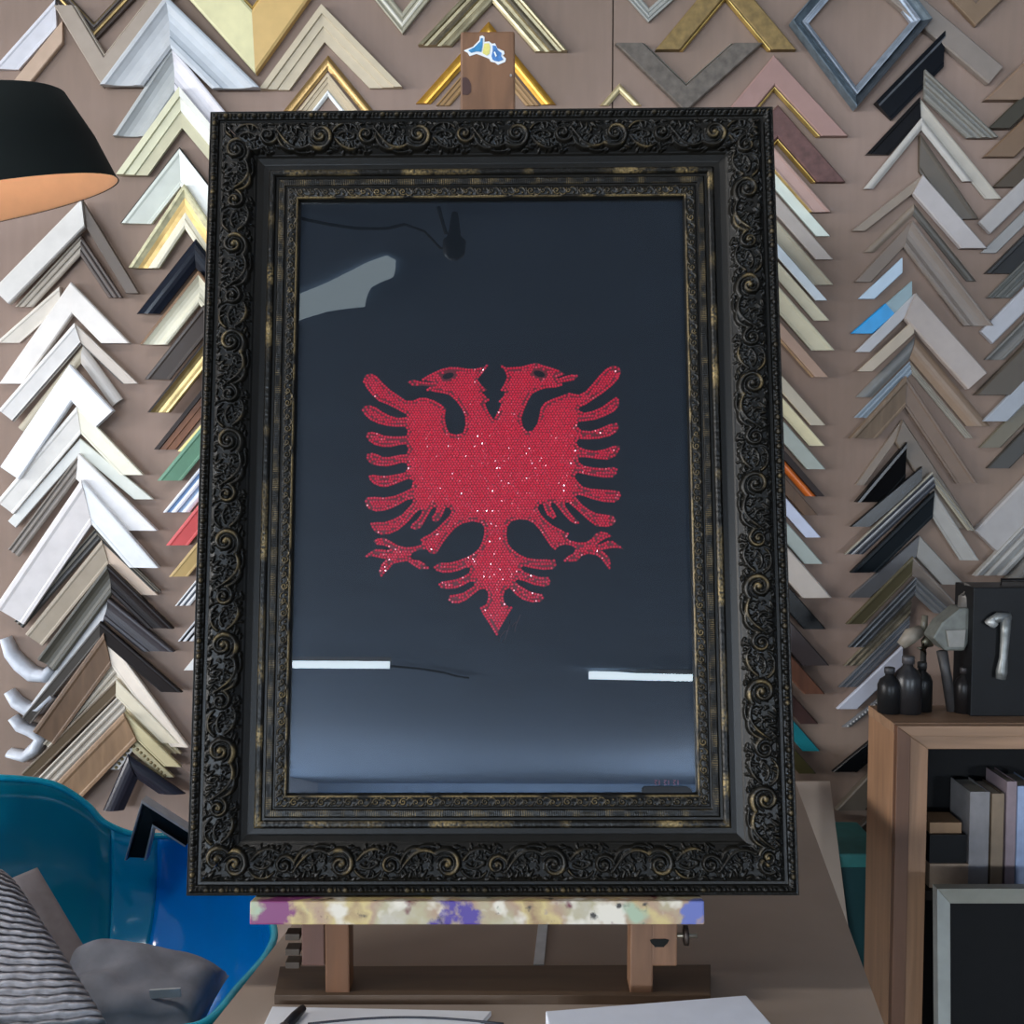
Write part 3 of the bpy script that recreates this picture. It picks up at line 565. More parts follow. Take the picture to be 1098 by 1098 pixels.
EAG += c4([(110,990),(150,920),(202,838),(162,818),(142,790),(136,750),(148,708),(182,688),(230,742),(280,777),(350,797),(410,792),(434,765),(422,735),(370,725),(325,712),(290,690),(250,668),(222,642),(240,628),(290,640),(360,667),(440,682),(477,665),(484,640),(467,610),(400,608),(340,590),(290,570),(265,545),(280,528),(350,545),(430,557),(500,552),(527,520),(517,485),(450,478),(380,478),(310,468),(250,440),(200,400),(170,360),(160,300),(165,240),(195,200),(250,185),(310,190),(360,215),(400,260),(440,320),(480,380),(515,412),(545,382),(590,370),(640,380),(668,400),(650,435),(610,455),(573,492),(630,497),(680,492),(710,457),(760,438),(820,450),(855,475),(885,515),(916,557),(926,510),(916,465),(880,430),(855,412),(885,405),(930,397),(975,395),(1022,405),(985,373),(940,343),(900,343),(850,368),(822,372),(850,348),(890,325),(937,310),(900,283),(850,273),(810,293),(785,328),(740,353),(690,355),(630,340),(600,322),(617,295),(560,260),(500,230),(450,190),(410,145),(390,105),(400,75),(425,70),(437,110),(460,155),(500,182),(527,165),(512,130),(487,90),(490,60),(515,66),(540,100),(580,150),(630,202),(670,222),(693,205),(660,175),(622,130),(592,90),(588,65),(612,60),(650,92),(700,137),(760,192),(820,237),(900,242),(947,225),(967,190),(942,158),(880,148),(820,140),(770,115),(720,80),(688,45),(665,18),(680,5),(720,12),(790,37),(870,57),(950,62),(990,37)])
EAG += c2([(1003,1040),(987,1005),(920,998),(850,993),(780,988),(720,973),(680,933),(657,898),(680,872),(720,880),(790,895),(870,907),(937,907),(967,880),(972,840),(940,828),(880,838),(800,833),(730,820),(692,795),(685,758),(740,758),(820,770),(900,777),(962,750),(992,700),(992,673),(945,673),(880,698),(810,710),(740,700),(690,680),(672,650),(690,623),(760,627),(840,622),(920,602),(972,570),(987,530),(972,508),(920,513),(850,543),(780,565),(710,560),(678,530),(685,498),(740,492),(810,482),(880,457),(950,422),(987,380),(987,330),(965,313),(920,343),(860,388),(790,418),(730,430),(690,412),(695,390),(740,372),(800,332),(860,292),(930,237),(982,182),(1002,130),(987,93),(940,83),(890,108),(840,158),(790,218),(740,273),(690,298),(620,283),(550,310),(490,330),(440,355),(410,395),(400,450),(385,510),(350,562),(310,567),(280,532),(268,470),(288,410),(318,340),(350,290),(400,265),(450,250),(520,245),(572,230),(545,212),(600,202),(655,192),(688,158),(640,148),(590,160),(540,178),(520,172),(592,146),(540,115),(480,95),(420,78),(380,63),(330,73),(270,90),(200,95),(155,97),(113,73),(150,130),(163,170),(140,222),(113,265),(150,275),(135,310),(98,347),(122,362),(100,412)])
poly = np.array([fl(x, y, .0262)[[0, 2]] for x, y in EAG])
def pip(P, poly):
    x, y = P[:, 0][:, None], P[:, 1][:, None]; a = poly; b = np.roll(poly, -1, 0)
    c = ((a[:, 1][None] > y) != (b[:, 1][None] > y)) & (x < (b[:, 0]-a[:, 0])[None]*(y-a[:, 1][None])/((b[:, 1]-a[:, 1])[None]+1e-15)+a[:, 0][None])
    return (c.sum(1) % 2) == 1
def pdist(P, poly):
    a = poly; d = np.roll(poly, -1, 0)-a; out = np.full(len(P), 9.)
    for k in range(len(a)):
        t = np.clip(((P-a[k])@d[k])/(d[k]@d[k]+1e-15), 0, 1); out = np.minimum(out, np.linalg.norm(P-a[k]-t[:, None]*d[k], axis=1))
    return out
def eye(cx, cy, rx, ry, rot, f): 
    return np.array([fl(*q, .0262)[[0, 2]] for q in f([(cx+rx*math.cos(a)*math.cos(rot)-ry*math.sin(a)*math.sin(rot), cy+rx*math.cos(a)*math.sin(rot)+ry*math.sin(a)*math.cos(rot)) for a in np.linspace(0, 2*math.pi, 12, endpoint=False)])])
eyes = [eye(690, 160, 44, 22, -.3, c1), eye(400, 145, 44, 22, .3, c2)]; eyez = [eye(690, 160, 62, 40, -.3, c1), eye(400, 145, 62, 40, .3, c2)]
GS = .0041
def build_gems():
    # a ring of stones following the outline, then a packed interior
    seg = np.roll(poly, -1, 0)-poly; ln = np.linalg.norm(seg, axis=1); cum = np.concatenate([[0], np.cumsum(ln)]); tot = cum[-1]
    s = np.linspace(0, tot, int(tot/(GS*.93)), endpoint=False); k = np.searchsorted(cum, s, 'right')-1
    p = poly[k]+seg[k]*((s-cum[k])/ln[k])[:, None]; nn = np.stack([-seg[k][:, 1], seg[k][:, 0]], 1)/ln[k][:, None]
    q = p+nn*GS*.40; bad = ~pip(q, poly); q[bad] = (p-nn*GS*.40)[bad]; q = q[pip(q, poly)]
    keep = []
    cell = {}
    def ok(pt, dmin):
        cx, cy = int(pt[0]/GS), int(pt[1]/GS)
        for i in (-1, 0, 1):
            for j in (-1, 0, 1):
                for o in cell.get((cx+i, cy+j), ()):
                    if (o[0]-pt[0])**2+(o[1]-pt[1])**2 < dmin*dmin: return False
        return True
    def add(pt): cell.setdefault((int(pt[0]/GS), int(pt[1]/GS)), []).append(pt); keep.append(pt)
    for pt in q:
        if ok(pt, GS*.72): add(pt)
    lo, hi = poly.min(0), poly.max(0); pts = []
    r = 0; y = lo[1]
    while y < hi[1]:
        x = lo[0]+(GS/2 if r % 2 else 0)
        while x < hi[0]: pts.append((x, y)); x += GS*.94
        y += GS*.80; r += 1
    P = np.array(pts); P += rng.normal(0, GS*.035, P.shape); P = P[pip(P, poly)]
    d = pdist(P, poly); P = P[d > GS*.62]
    for e in eyes: P = P[~pip(P, e)]
    for pt in P:
        if ok(pt, GS*.73): add(pt)
    xx = [pt for pt in keep if not any(pip(np.array([pt]), e)[0] for e in eyez)]
    return np.array(xx)
G_ = build_gems()
V = []; Fc = []; GM = []; R0 = GS*.45
for i, (gx, gz) in enumerate(G_):
    a0 = rng.random()*6.28; tx, tz = rng.normal(0, .10, 2); b0 = len(V); ns_ = 7
    for rr, hh in ((R0, .0), (R0*.9, .0005), (R0*.5, .0014)):
        for k in range(ns_):
            a = a0+k*2*math.pi/ns_+(.45 if hh > .001 else 0); dx, dz = rr*math.cos(a), rr*math.sin(a)
            V.append((gx+dx, .0252-hh-(tx*dx+tz*dz if hh > 0 else 0), gz+dz))
    for j in range(2):
        for k in range(ns_): Fc.append([b0+j*ns_+k, b0+j*ns_+(k+1) % ns_, b0+(j+1)*ns_+(k+1) % ns_, b0+(j+1)*ns_+k])
    Fc.append([b0+2*ns_+k for k in range(ns_)]); GM += [0]*(2*ns_)+[1]
gem = mat((255, 14, 62), .25, .0, .06, 260, 'rhinestone', 0, .9)
ga = mesh('eagle_base', [(x, .0261, z) for x, z in poly]+[(x, .0253, z) for x, z in poly], [list(range(len(poly)))[::-1], list(range(len(poly), 2*len(poly)))]+[[i, (i+1) % len(poly), len(poly)+(i+1) % len(poly), len(poly)+i] for i in range(len(poly))], mat((112, 0, 20), .5, 0, .1), fr)
ga['label'] = 'dark red flat double-headed eagle shape'
for e in eyes: mesh('eye', [(x, .0252, z) for x, z in e]+[(x, .0249, z) for x, z in e], [list(range(12))[::-1], list(range(12, 24))]+[[i, (i+1) % 12, 12+(i+1) % 12, 12+i] for i in range(12)], mat((12, 8, 12), .4), ga)
gm = mesh('rhinestones', V, Fc, None, ga, mats=[gem, mat((255, 74, 106), .15, 0, .1, 300, 'rhinestone', 0, 1.0)], fm=GM); gm['kind'] = 'stuff'  # flat tops in paler pink paint the stones' glint into their colour
print('gems', len(G_))
def thin(name, pts, r, m, par, dep=.0255):
    return tube(name, [fl(x, y, dep) for x, y in pts], r, m, par, 5)
sg = mat((84, 60, 62), .6)
s1 = thin('signature', [(546,671),(547,665),(545,675),(542,684),(538,690),(535,688),(537,682),(541,677),(545,676)], .0005, sg, fr)
thin('signature_stroke', [(558,659),(556,664),(553,671),(552,678)], .0005, sg, s1); thin('signature_stroke', [(549,672),(552,668),(556,666)], .0004, sg, s1)
tab = [fl(x, y, .0200) for x, y in ((688,851),(688,846),(691,843),(736,843),(741,846),(742,851))]
prism('corner_tab', [p+np.array([0, -.0005, 0]) for p in tab], (0, -.002, 0), mat((10, 14, 20), .4), fr)
# faint pink lettering above the tab (too blurred in the photo to read)
lt = mat((170, 84, 92), .6)
w0 = None
for i, x in enumerate((702, 707, 712, 717, 722, 727)):
    pts = [(x, 841.5), (x, 836.5)] if i % 2 else [(x, 836.5), (x+2.6, 836.5), (x, 839), (x+2.6, 841.5), (x, 841.5)]
    o = thin('faint_lettering' if w0 is None else 'letter_stroke', pts, .0005, lt, fr if w0 is None else w0); w0 = w0 or o
WIN1, WIN2, WIN3, FIT1, FIT2, FAR_FILL = 1150, 2300, 10500, 30, 4, 10500
# ------------------------------------------------------------------ table and what lies on it
ZT = .70
tw = mat((150, 134, 120), .75, 0, .10, 5, 'kraft')
VPX = math.radians(8.5)
def tbl(px, py, z=ZT): return atZ(px, py, z)
n0, f0 = tbl(228, 1098), tbl(308, 998)
n1, f1 = tbl(948, 1098), tbl(857, 850)
def along(a, b, Y): return a+(b-a)*((Y-a[1])/(b[1]-a[1]))
Yn, Yf = .72, float(tbl(700, 840)[1])
P = [along(n0, f0, Yn), along(n1, f1, Yn), along(n1, f1, Yf), along(n0, f0, Yf)]
table = empty('work_table', ((P[0][0]+P[1][0])/2, 1.4, 0), 'work table covered in kraft board, carrying the easel and papers', 'table')
top = prism('tabletop', [p-np.array([0, 0, .022]) for p in P], (0, 0, .02), mat((120, 96, 72), .6, 0, .2, 30, 'wood'), None)
sheet = prism('kraft_cover', [p-np.array([0, 0, .002]) for p in P], (0, 0, .002), tw, None)
legs = []
for p in P:
    c = p*.9+sum(P)/4*.1; legs.append(box('leg', (c[0]-.03, c[1]-.03, 0), (c[0]+.03, c[1]+.03, ZT-.022), mat((104, 80, 58), .6, 0, .2, 30, 'wood')))
adopt(table, top, sheet, *legs)
# cardboard sheet standing behind the table
cb = [atY(780, 838, 2.19), atY(890, 838, 2.19), atY(925, 1070, 2.16)*np.array([1.03, 1, 0]), atY(800, 1070, 2.16)*np.array([1, 1, 0])]
o = prism('cardboard_sheet', cb, (0, .004, 0), mat((168, 150, 134), .8, 0, .05, 8, 'kraft')); tag(shift(o, cb[3]), 'tall plain cardboard sheet standing behind the work table', 'cardboard')
# papers at the near edge
def slab(name, pts, z0, th, m, look, cat, bev=0, grp=None):
    P = [atZ(x, y, z0+th) for x, y in pts]; P = [p-np.array([0, 0, th]) for p in P]
    return tag(shift(prism(name, P, (0, 0, th), m, bev=bev), P[0]), look, cat, grp)
slab('paper_booklet', [(292,1079),(527,1084),(470,1150),(262,1142)], ZT, .006, mat((222, 224, 228), .5, 0, .02), 'white paper booklet with a dark curve printed on it, near the table edge', 'booklet', .001)
bk = [o for o in COL.objects if o.name.startswith('paper_booklet')][0]
arc = [atZ(330+(x), 1098-7*math.sin(math.pi*x/210)+0, ZT+.0066) for x in range(0, 211, 15)]
ar = tube('printed_curve', arc, .0016, mat((40, 42, 50), .6)); adopt(bk, ar)
slab('white_box', [(585,1084),(800,1067),(838,1110),(600,1150)], ZT, .022, mat((214, 218, 228), .5, 0, .03), 'flat white cardboard box, bluish white, near the table edge', 'box', .0015)
pn = [atZ(303, 1104, ZT+.012), atZ(316, 1090, ZT+.012), atZ(325, 1081, ZT+.012)]
pen = tube('marker_pen', [pn[0], pn[1], pn[2]], [.0055, .006, .0045], mat((26, 26, 30), .35)); tag(shift(pen, pn[1]), 'black marker pen lying across the white booklet', 'pen')
pc = tube('pen_cap', [pn[0]+(pn[0]-pn[1])*.5, pn[0]+(pn[1]-pn[0])*.2], .0068, mat((60, 62, 66), .3)); adopt(pen, pc)
slab('paper_strip', [(572,1034),(583,1034),(589,975),(579,975)], ZT, .002, mat((196, 200, 200), .6), 'narrow white paper strip lying on the table between the easel legs', 'paper')
# ------------------------------------------------------------------ easel
wood = mat((112, 80, 57), .55, 0, .25, 40, 'wood'); woodr = mat((88, 58, 46), .55, 0, .2, 40, 'wood'); woodo = mat((94, 60, 34), .5, 0, .25, 40, 'wood')
ez = empty('tabletop_easel', tuple(FT+np.array([0, .08, ZT-FT[2]])), 'paint-splattered wooden easel standing on the table, holding the ornate frame', 'easel')
def fadd(o): adopt(ez, o); return o
def fbox(name, a, b, m, bev=.0015): return fadd(box(name, a, b, m, None, bev, FM))
mt0, mt1 = fl(494, 36, .055), fl(552, 34, .055)
mast = fbox('mast', (mt0[0], .050, .004), (mt1[0], .072, mt0[2]), wood, .003)
# knots of the mast and the sticker on its head
def stick(name, pts, m, dep, par, th=.0006):
    q = [FR@np.array([*fl(x, y, .050)])+FT for x, y in pts]; n = FR@np.array([0, -1, 0])
    o = prism(name, [p+n*dep for p in q], n*th, m); adopt(ez, o)
    o.parent = par; return o
def stpx(P): return [(490+x*70/1098, 30+y*70/1098) for x, y in P]
OUT = stpx([(115,385),(270,320),(375,210),(385,145),(430,130),(465,160),(462,240),(540,230),(590,270),(640,262),(680,345),(790,395),(800,440),(770,470),(825,520),(810,575),(690,625),(640,585),(570,570),(540,520),(400,465),(330,440),(215,478),(180,420)])
st0 = stick('sticker', OUT, mat((222, 226, 230), .4, 0, .03), .0002, mast); st0['label'] = 'blue, yellow and white cut-out sticker'
stick('blue_patch', stpx([(190,385),(290,335),(390,235),(400,180),(435,180),(430,300),(410,410),(330,400),(240,425)]), mat((62, 130, 176), .4, 0, .2, 200), .0009, st0)
stick('yellow_patch', stpx([(460,270),(540,265),(560,330),(545,440),(500,470),(430,430)]), mat((214, 206, 120), .4, 0, .1, 200), .0009, st0)
stick('blue_patch', stpx([(600,300),(655,310),(690,385),(750,430),(740,480),(780,540),(700,570),(640,560),(600,540),(580,480),(600,400)]), mat((72, 120, 176), .4, 0, .25, 200), .0009, st0)
stick('white_streak', stpx([(620,420),(640,410),(670,480),(650,500)]), mat((225, 230, 235), .4), .0016, st0)
stick('nail_head', stpx([(890,790),(905,780),(925,790),(925,820),(905,830),(888,820)]), mat((210, 205, 200), .3, .8), .0008, mast)
kn = stick('knot', stpx([(90,840),(150,830),(200,870),(235,950),(235,1080),(180,1130),(90,1120)]), mat((66, 44, 40), .5, 0, .2, 60), .0002, mast, .0003)
# paint-splattered ledge right under the frame
lg = bpy.data.materials.new('paint_splattered_wood'); lg.use_nodes = True
def _lg():
    nt = lg.node_tree; N = nt.nodes; L = nt.links; b = N['Principled BSDF']; b.inputs['Roughness'].default_value = .5
    tc = N.new('ShaderNodeTexCoord'); cur = None
    base = N.new('ShaderNodeTexNoise'); base.inputs['Scale'].default_value = 16; base.inputs['Detail'].default_value = 7; L.new(tc.outputs['Object'], base.inputs['Vector'])
    cr = N.new('ShaderNodeValToRGB'); e = cr.color_ramp.elements; e[0].position = .3; e[0].color = lin((128, 96, 74))+(1,); e[1].position = .72; e[1].color = lin((176, 168, 154))+(1,)
    x = e.new(.42); x.color = lin((186, 166, 112))+(1,); x = e.new(.5); x.color = lin((158, 130, 106))+(1,); x = e.new(.6); x.color = lin((164, 154, 122))+(1,)
    L.new(base.outputs['Fac'], cr.inputs[0]); cur = cr.outputs[0]
    for k, (sc, th, c) in enumerate(((24, .58, (206,198,182)), (36, .68, (96,30,44)), (28, .68, (66,80,150)), (60, .67, (52,48,42)), (20, .66, (150,166,140)))):
        n = N.new('ShaderNodeTexNoise'); n.inputs['Scale'].default_value = sc; n.inputs['Detail'].default_value = 3
        mp = N.new('ShaderNodeMapping'); mp.inputs['Location'].default_value = (k*3.7, k*1.3, 0); L.new(tc.outputs['Object'], mp.inputs[0]); L.new(mp.outputs[0], n.inputs['Vector'])
        g = N.new('ShaderNodeMapRange'); g.inputs['From Min'].default_value = th-.03; g.inputs['From Max'].default_value = th+.06; L.new(n.outputs['Fac'], g.inputs[0])
        mx = N.new('ShaderNodeMix'); mx.data_type = 'RGBA'; L.new(g.outputs[0], mx.inputs[0]); L.new(cur, mx.inputs[6]); mx.inputs[7].default_value = lin(c)+(1,); cur = mx.outputs[2]
    for (cx, rx, c) in ((-.262, .05, (116, 50, 96)), (-.05, .04, (70, 52, 130)), (.262, .04, (90, 100, 160))):
        mp = N.new('ShaderNodeMapping'); mp.inputs['Location'].default_value = (-cx/rx, 0, 0); mp.inputs['Scale'].default_value = (1/rx, .001, .001); L.new(tc.outputs['Object'], mp.inputs[0])
        g = N.new('ShaderNodeVectorMath'); g.operation = 'LENGTH'; L.new(mp.outputs[0], g.inputs[0])
        n = N.new('ShaderNodeTexNoise'); n.inputs['Scale'].default_value = 28; n.inputs['Detail'].default_value = 6; L.new(tc.outputs['Object'], n.inputs['Vector'])
        ad = N.new('ShaderNodeMath'); ad.operation = 'MULTIPLY_ADD'; ad.inputs[1].default_value = 5.0; L.new(n.outputs['Fac'], ad.inputs[0]); L.new(g.outputs['Value'], ad.inputs[2])
        r = N.new('ShaderNodeMapRange'); r.inputs['From Min'].default_value = 3.0; r.inputs['From Max'].default_value = 2.6; L.new(ad.outputs[0], r.inputs[0])
        mx = N.new('ShaderNodeMix'); mx.data_type = 'RGBA'; L.new(r.outputs[0], mx.inputs[0]); L.new(cur, mx.inputs[6]); mx.inputs[7].default_value = lin(c)+(1,); cur = mx.outputs[2]
    L.new(cur, b.inputs['Base Color']); bp = N.new('ShaderNodeBump'); bp.inputs['Strength'].default_value = .5; bp.inputs['Distance'].default_value = .002; L.new(base.outputs['Fac'], bp.inputs['Height']); L.new(bp.outputs[0], b.inputs['Normal'])
_lg()
l0, l1 = fl(268, 978, -.018), fl(755, 974, -.018)
ledge = box('ledge', (l0[0], -.020, -.0285), (l1[0], .048, -.0012), lg, None, .002); ledge.matrix_world = FM; ledge.data.transform(FM); ledge.matrix_world = Matrix(); fadd(ledge)
ledge['label'] = 'ledge spattered with dried paint'
def ybox(name, x0, y0, x1, y1, Y, dep, m, bev=.002):
    a, b = atY(x0, y0, Y), atY(x1, y1, Y); b[2] = max(b[2], ZT+.0004); return fadd(box(name, (min(a[0], b[0]), Y, min(a[2], b[2])), (max(a[0], b[0]), Y+dep, max(a[2], b[2])), m, None, bev))
ybox('post', 323, 986, 348, 1036, 1.268, .03, woodr)
ybox('leg', 348, 986, 375, 1078, 1.268, .035, woodo)
ybox('post', 699, 983, 726, 1036, 1.268, .03, wood)
ybox('leg', 676, 983, 700, 1074, 1.268, .035, wood)
# dark brown strip lying on the table behind the easel legs
bb = [atZ(x, y, ZT+.012) for x, y in ((300, 1036), (762, 1034), (762, 1067), (294, 1067))]
fadd(prism('dark_strip', [p-np.array([0, 0, .012]) for p in bb], (0, 0, .0119), mat((74, 56, 40), .6, 0, .25, 30, 'woodx'), bev=.001))
# bolt with wing nut and pegs
bc = atY(742, 1003, 1.28)
fadd(tube('bolt', [bc-np.array([.034, 0, 0]), bc+np.array([.006, 0, .0])], .0035, mat((190, 180, 160), .3, .9)))
fadd(lathe('wing_nut', [(.004, -.003), (.012, -.002), (.012, .003), (.004, .004)], tuple(bc-np.array([.008, 0, 0])), mat((50, 40, 34), .5, .4), None, 10, Matrix.Rotation(math.pi/2, 4, 'Y')))
for yy in (1000, 1016, 1030):
    pc_ = atY(316, yy, 1.285); fadd(box('peg', (pc_[0]-.009, 1.272, pc_[2]-.004), (pc_[0]+.0085, 1.29, pc_[2]+.004), mat((58, 46, 34), .6), None, .001))
stn = atY(707, 1011, 1.2675)
V = [stn+np.array([math.cos(a)*.010*(1+.3*math.sin(3*a)), 0, math.sin(a)*.007*(1+.3*math.cos(2*a))]) for a in np.linspace(0, 6.28, 14, endpoint=False)]
fadd(prism('paint_stain', V, (0, -.0006, 0), mat((12, 14, 12), .4)))
# ------------------------------------------------------------------ black lampshade with a copper inside
def lamp():
    c = atY(-38, 225, 1.55); R = .216; roll = math.radians(13)
    root = empty('pendant_lamp', tuple(c), 'large black lampshade with peach-copper inside, hanging near the wall', 'lamp')
    M = Matrix.Rotation(roll*-1, 4, 'Y') @ Matrix.Rotation(math.radians(10), 4, 'X')
    h = .130; o = lathe('lamp_shade', [(R, 0), (R*.99, .004), (R*.93, h*.5), (R*.83, h*.985), (R*.815, h), (.02, h*1.03)], (0, 0, 0), mat((12, 20, 20), .85, 0, .1), root, 72, M, caps=False)
    i = lathe('shade_lining', [(R*.992, .0008), (R*.975, .004), (R*.915, h*.5), (R*.815, h*.95), (.02, h*.97)], (0, 0, 0), mat((240, 196, 158), .5, 0, .03), root, 72, M, caps=False)
    i['label'] = 'peach-copper lining'
    top = M @ Vector((0, 0, h*1.05))
    tube('cord', [top, top+Vector((0, 0, .3)), Vector((top.x, top.y, ZC-c[2]))], .004, mat((20, 20, 20), .5), root)
    b = lathe('bulb', [(.004, 0), (.020, .01), (.028, .03), (.024, .05), (.012, .07)], M @ Vector((0, 0, h*.45)), emit((1, .8, .6), 3), root, 16)
    l = bpy.data.lights.new('lamp_bulb', 'POINT'); l.energy = 1.9; l.color = (1, .88, .76); l.shadow_soft_size = .04
    lo = bpy.data.objects.new('lamp_bulb', l); COL.objects.link(lo); lo.location = Vector(c)+(M @ Vector((0, 0, h*.3)))
lamp()
# ------------------------------------------------------------------ teal shell armchair
def armchair():
    rim_px = [(-260,930,1.45),(-200,868,1.6),(-120,840,1.74),(-40,834,1.84),(20,835,1.90),(60,842,1.93),(92,862,1.95),(112,882,1.96),(145,895,1.97),(185,897,1.97),(230,905,1.93),(268,940,1.80),(292,990,1.60),(288,1020,1.50),(255,1060,1.36),(218,1098,1.25),(150,1110,1.20),(60,1150,1.10),(-60,1180,1.05),(-180,1140,1.10),(-260,1040,1.25)]
    rim = [atY(*p) for p in rim_px]; n = len(rim)
    # smooth closed curve
    K = 8; C = []
    for i in range(n):
        p0, p1, p2, p3 = rim[i-1], rim[i], rim[(i+1) % n], rim[(i+2) % n]
        for k in range(K):
            t = k/K; C.append(.5*((2*p1)+(-p0+p2)*t+(2*p0-5*p1+4*p2-p3)*t*t+(-p0+3*p1-3*p2+p3)*t**3))
    bot = np.array([np.mean([c[0] for c in C])+.02, 1.5, .36]); bot[1] = np.mean([c[1] for c in C])
    N_ = len(C); R_ = 18
    root = empty('shell_armchair', (bot[0], bot[1], 0), 'glossy teal and blue shell armchair holding grey cushions beside the table', 'armchair')
    def shell(name, idx, m, off=0.0):
        V = []; Fc = []
        for i in idx:
            c = C[i % N_]
            for j in range(R_):
                s = j/(R_-1); hz = (1-s**2.6)*.98+.02*(1-s); vt = (1-s)**1.5
                d = c-bot; p = bot+np.array([d[0]*hz, d[1]*hz, d[2]*vt]); V.append(p)
        m_ = len(idx)
        for a in range(m_-1):
            for j in range(R_-1): Fc.append([a*R_+j, a*R_+j+1, (a+1)*R_+j+1, (a+1)*R_+j])
        o = mesh(name, V, Fc, m, None, smooth=True); md = o.modifiers.new('s', 'SOLIDIFY'); md.thickness = .007; md.offset = 0
        adopt(root, o); return o
    teal = mat((0, 122, 148), .16, 0, .05, 3, 'plastic', 0, .6, .3); blue = mat((0, 138, 236), .12, 0, .06, 3, 'plastic', 0, .6, .4)
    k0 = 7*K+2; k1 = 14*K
    a = shell('back_shell', list(range(k1, N_))+list(range(0, k0+1)), teal); a['label'] = 'teal half of the shell'
    km = 8*K+5; g = shell('highlight_shell', list(range(k0, km+1)), mat((0, 142, 186), .14, 0, .05, 3, 'plastic', 0, .6, .4)); g['label'] = 'cyan corner of the shell, painting in its highlight'  # cyan segment puts the shell's bright highlight into its colour
    b = shell('side_shell', list(range(km, k1+1)), blue); b['label'] = 'bright blue half of the shell'
    rm = tube('rim', C+[C[0]], .006, mat((20, 170, 200), .25), None, 8); adopt(root, rm)
    for sx, sy in ((-.2, -.2), (.2, -.2), (-.2, .2), (.2, .2)):
        adopt(root, tube('leg', [(bot[0]+sx*.6, bot[1]+sy*.6, .37), (bot[0]+sx*1.3, bot[1]+sy*1.3, 0)], [.016, .011], mat((150, 112, 74), .5, 0, .2, 30, 'wood')))
armchair()
def soft(name, c4, th, m, nx, ny, ribs=0, amp=0, wrinkle=0, edge=.45):
    """padded cloth body over four corner points, front face towards the viewer"""
    a, b, c, d = [np.array(p) for p in c4]; nrm = unit(np.cross(b-a, d-a)); 
    if nrm@(CAM-a) < 0: nrm = -nrm
    V = []; 
    for side in (1, -1):
        for j in range(ny+1):
            for i in range(nx+1):
                u, v = i/nx, j/ny; p = (a*(1-u)+b*u)*(1-v)+(d*(1-u)+c*u)*v
                pf = (max(0, 1-abs(2*u-1)**4)*max(0, 1-abs(2*v-1)**4))**edge*th/2
                if ribs: pf += amp*abs(math.sin(math.pi*ribs*(v+.006*math.sin(7*u)+.003*math.sin(31*u+v*40))))*min(1, pf*60)*(.8+.4*noise2(np.array(u*90.), np.array(v*200.), 3.0))
                if wrinkle: pf += wrinkle*(float(noise2(np.array(u*10.), np.array(v*10.), 2.3))-.5)*min(1, pf*50)
                V.append(p+side*nrm*float(pf))
    W = nx+1; H = (nx+1)*(ny+1); Fc = []
    for s in (0, H):
        for j in range(ny):
            for i in range(nx): q = [s+j*W+i, s+j*W+i+1, s+(j+1)*W+i+1, s+(j+1)*W+i]; Fc.append(q if s == 0 else q[::-1])
    bd = [i for i in range(W)]+[j*W+nx for j in range(1, ny+1)]+[ny*W+i for i in range(nx-1, -1, -1)]+[j*W for j in range(ny-1, 0, -1)]
    for k in range(len(bd)): x, y = bd[k], bd[(k+1) % len(bd)]; Fc.append([x, y, H+y, H+x])
    o = mesh(name, V, Fc, m, None, smooth=True); return shift(o, (a+b+c+d)/4)
cush = soft('cushion', [atY(-60,905,1.36), atY(14,944,1.36), atY(122,1108,1.22), atY(-70,1130,1.22)], .10, mat((138, 134, 136), .9, 0, .25, 90, 'corduroy', .5), 60, 200, 25, .010)
tag(cush, 'grey cushion with thick corduroy ribs leaning in the teal armchair', 'cushion')
tag(soft('cloth_flap', [atY(6,944,1.47), atY(40,930,1.50), atY(108,1045,1.42), atY(62,1062,1.36)], .02, mat((112, 106, 108), .8, 0, .1, 60, 'suede', .3), 16, 40, 0, 0, .006), 'smooth grey suede cushion behind the ribbed cushion', 'cushion')
jk = soft('jacket', [atY(60,1026,1.45), atY(246,1046,1.50), atY(205,1104,1.34), atY(60,1120,1.28)], .10, mat((122, 126, 136), .7, 0, .2, 30, 'cloth', .3), 40, 30, 0, 0, .022)
tag(jk, 'dark grey folded jacket with a pale tab on the armchair seat', 'jacket')
tb = prism('pale_tab', [atY(160,1062,1.335), atY(193,1060,1.335), atY(194,1069,1.335), atY(161,1071,1.335)], (0, .003, 0), mat((176, 180, 184), .5)); adopt(jk, tb)
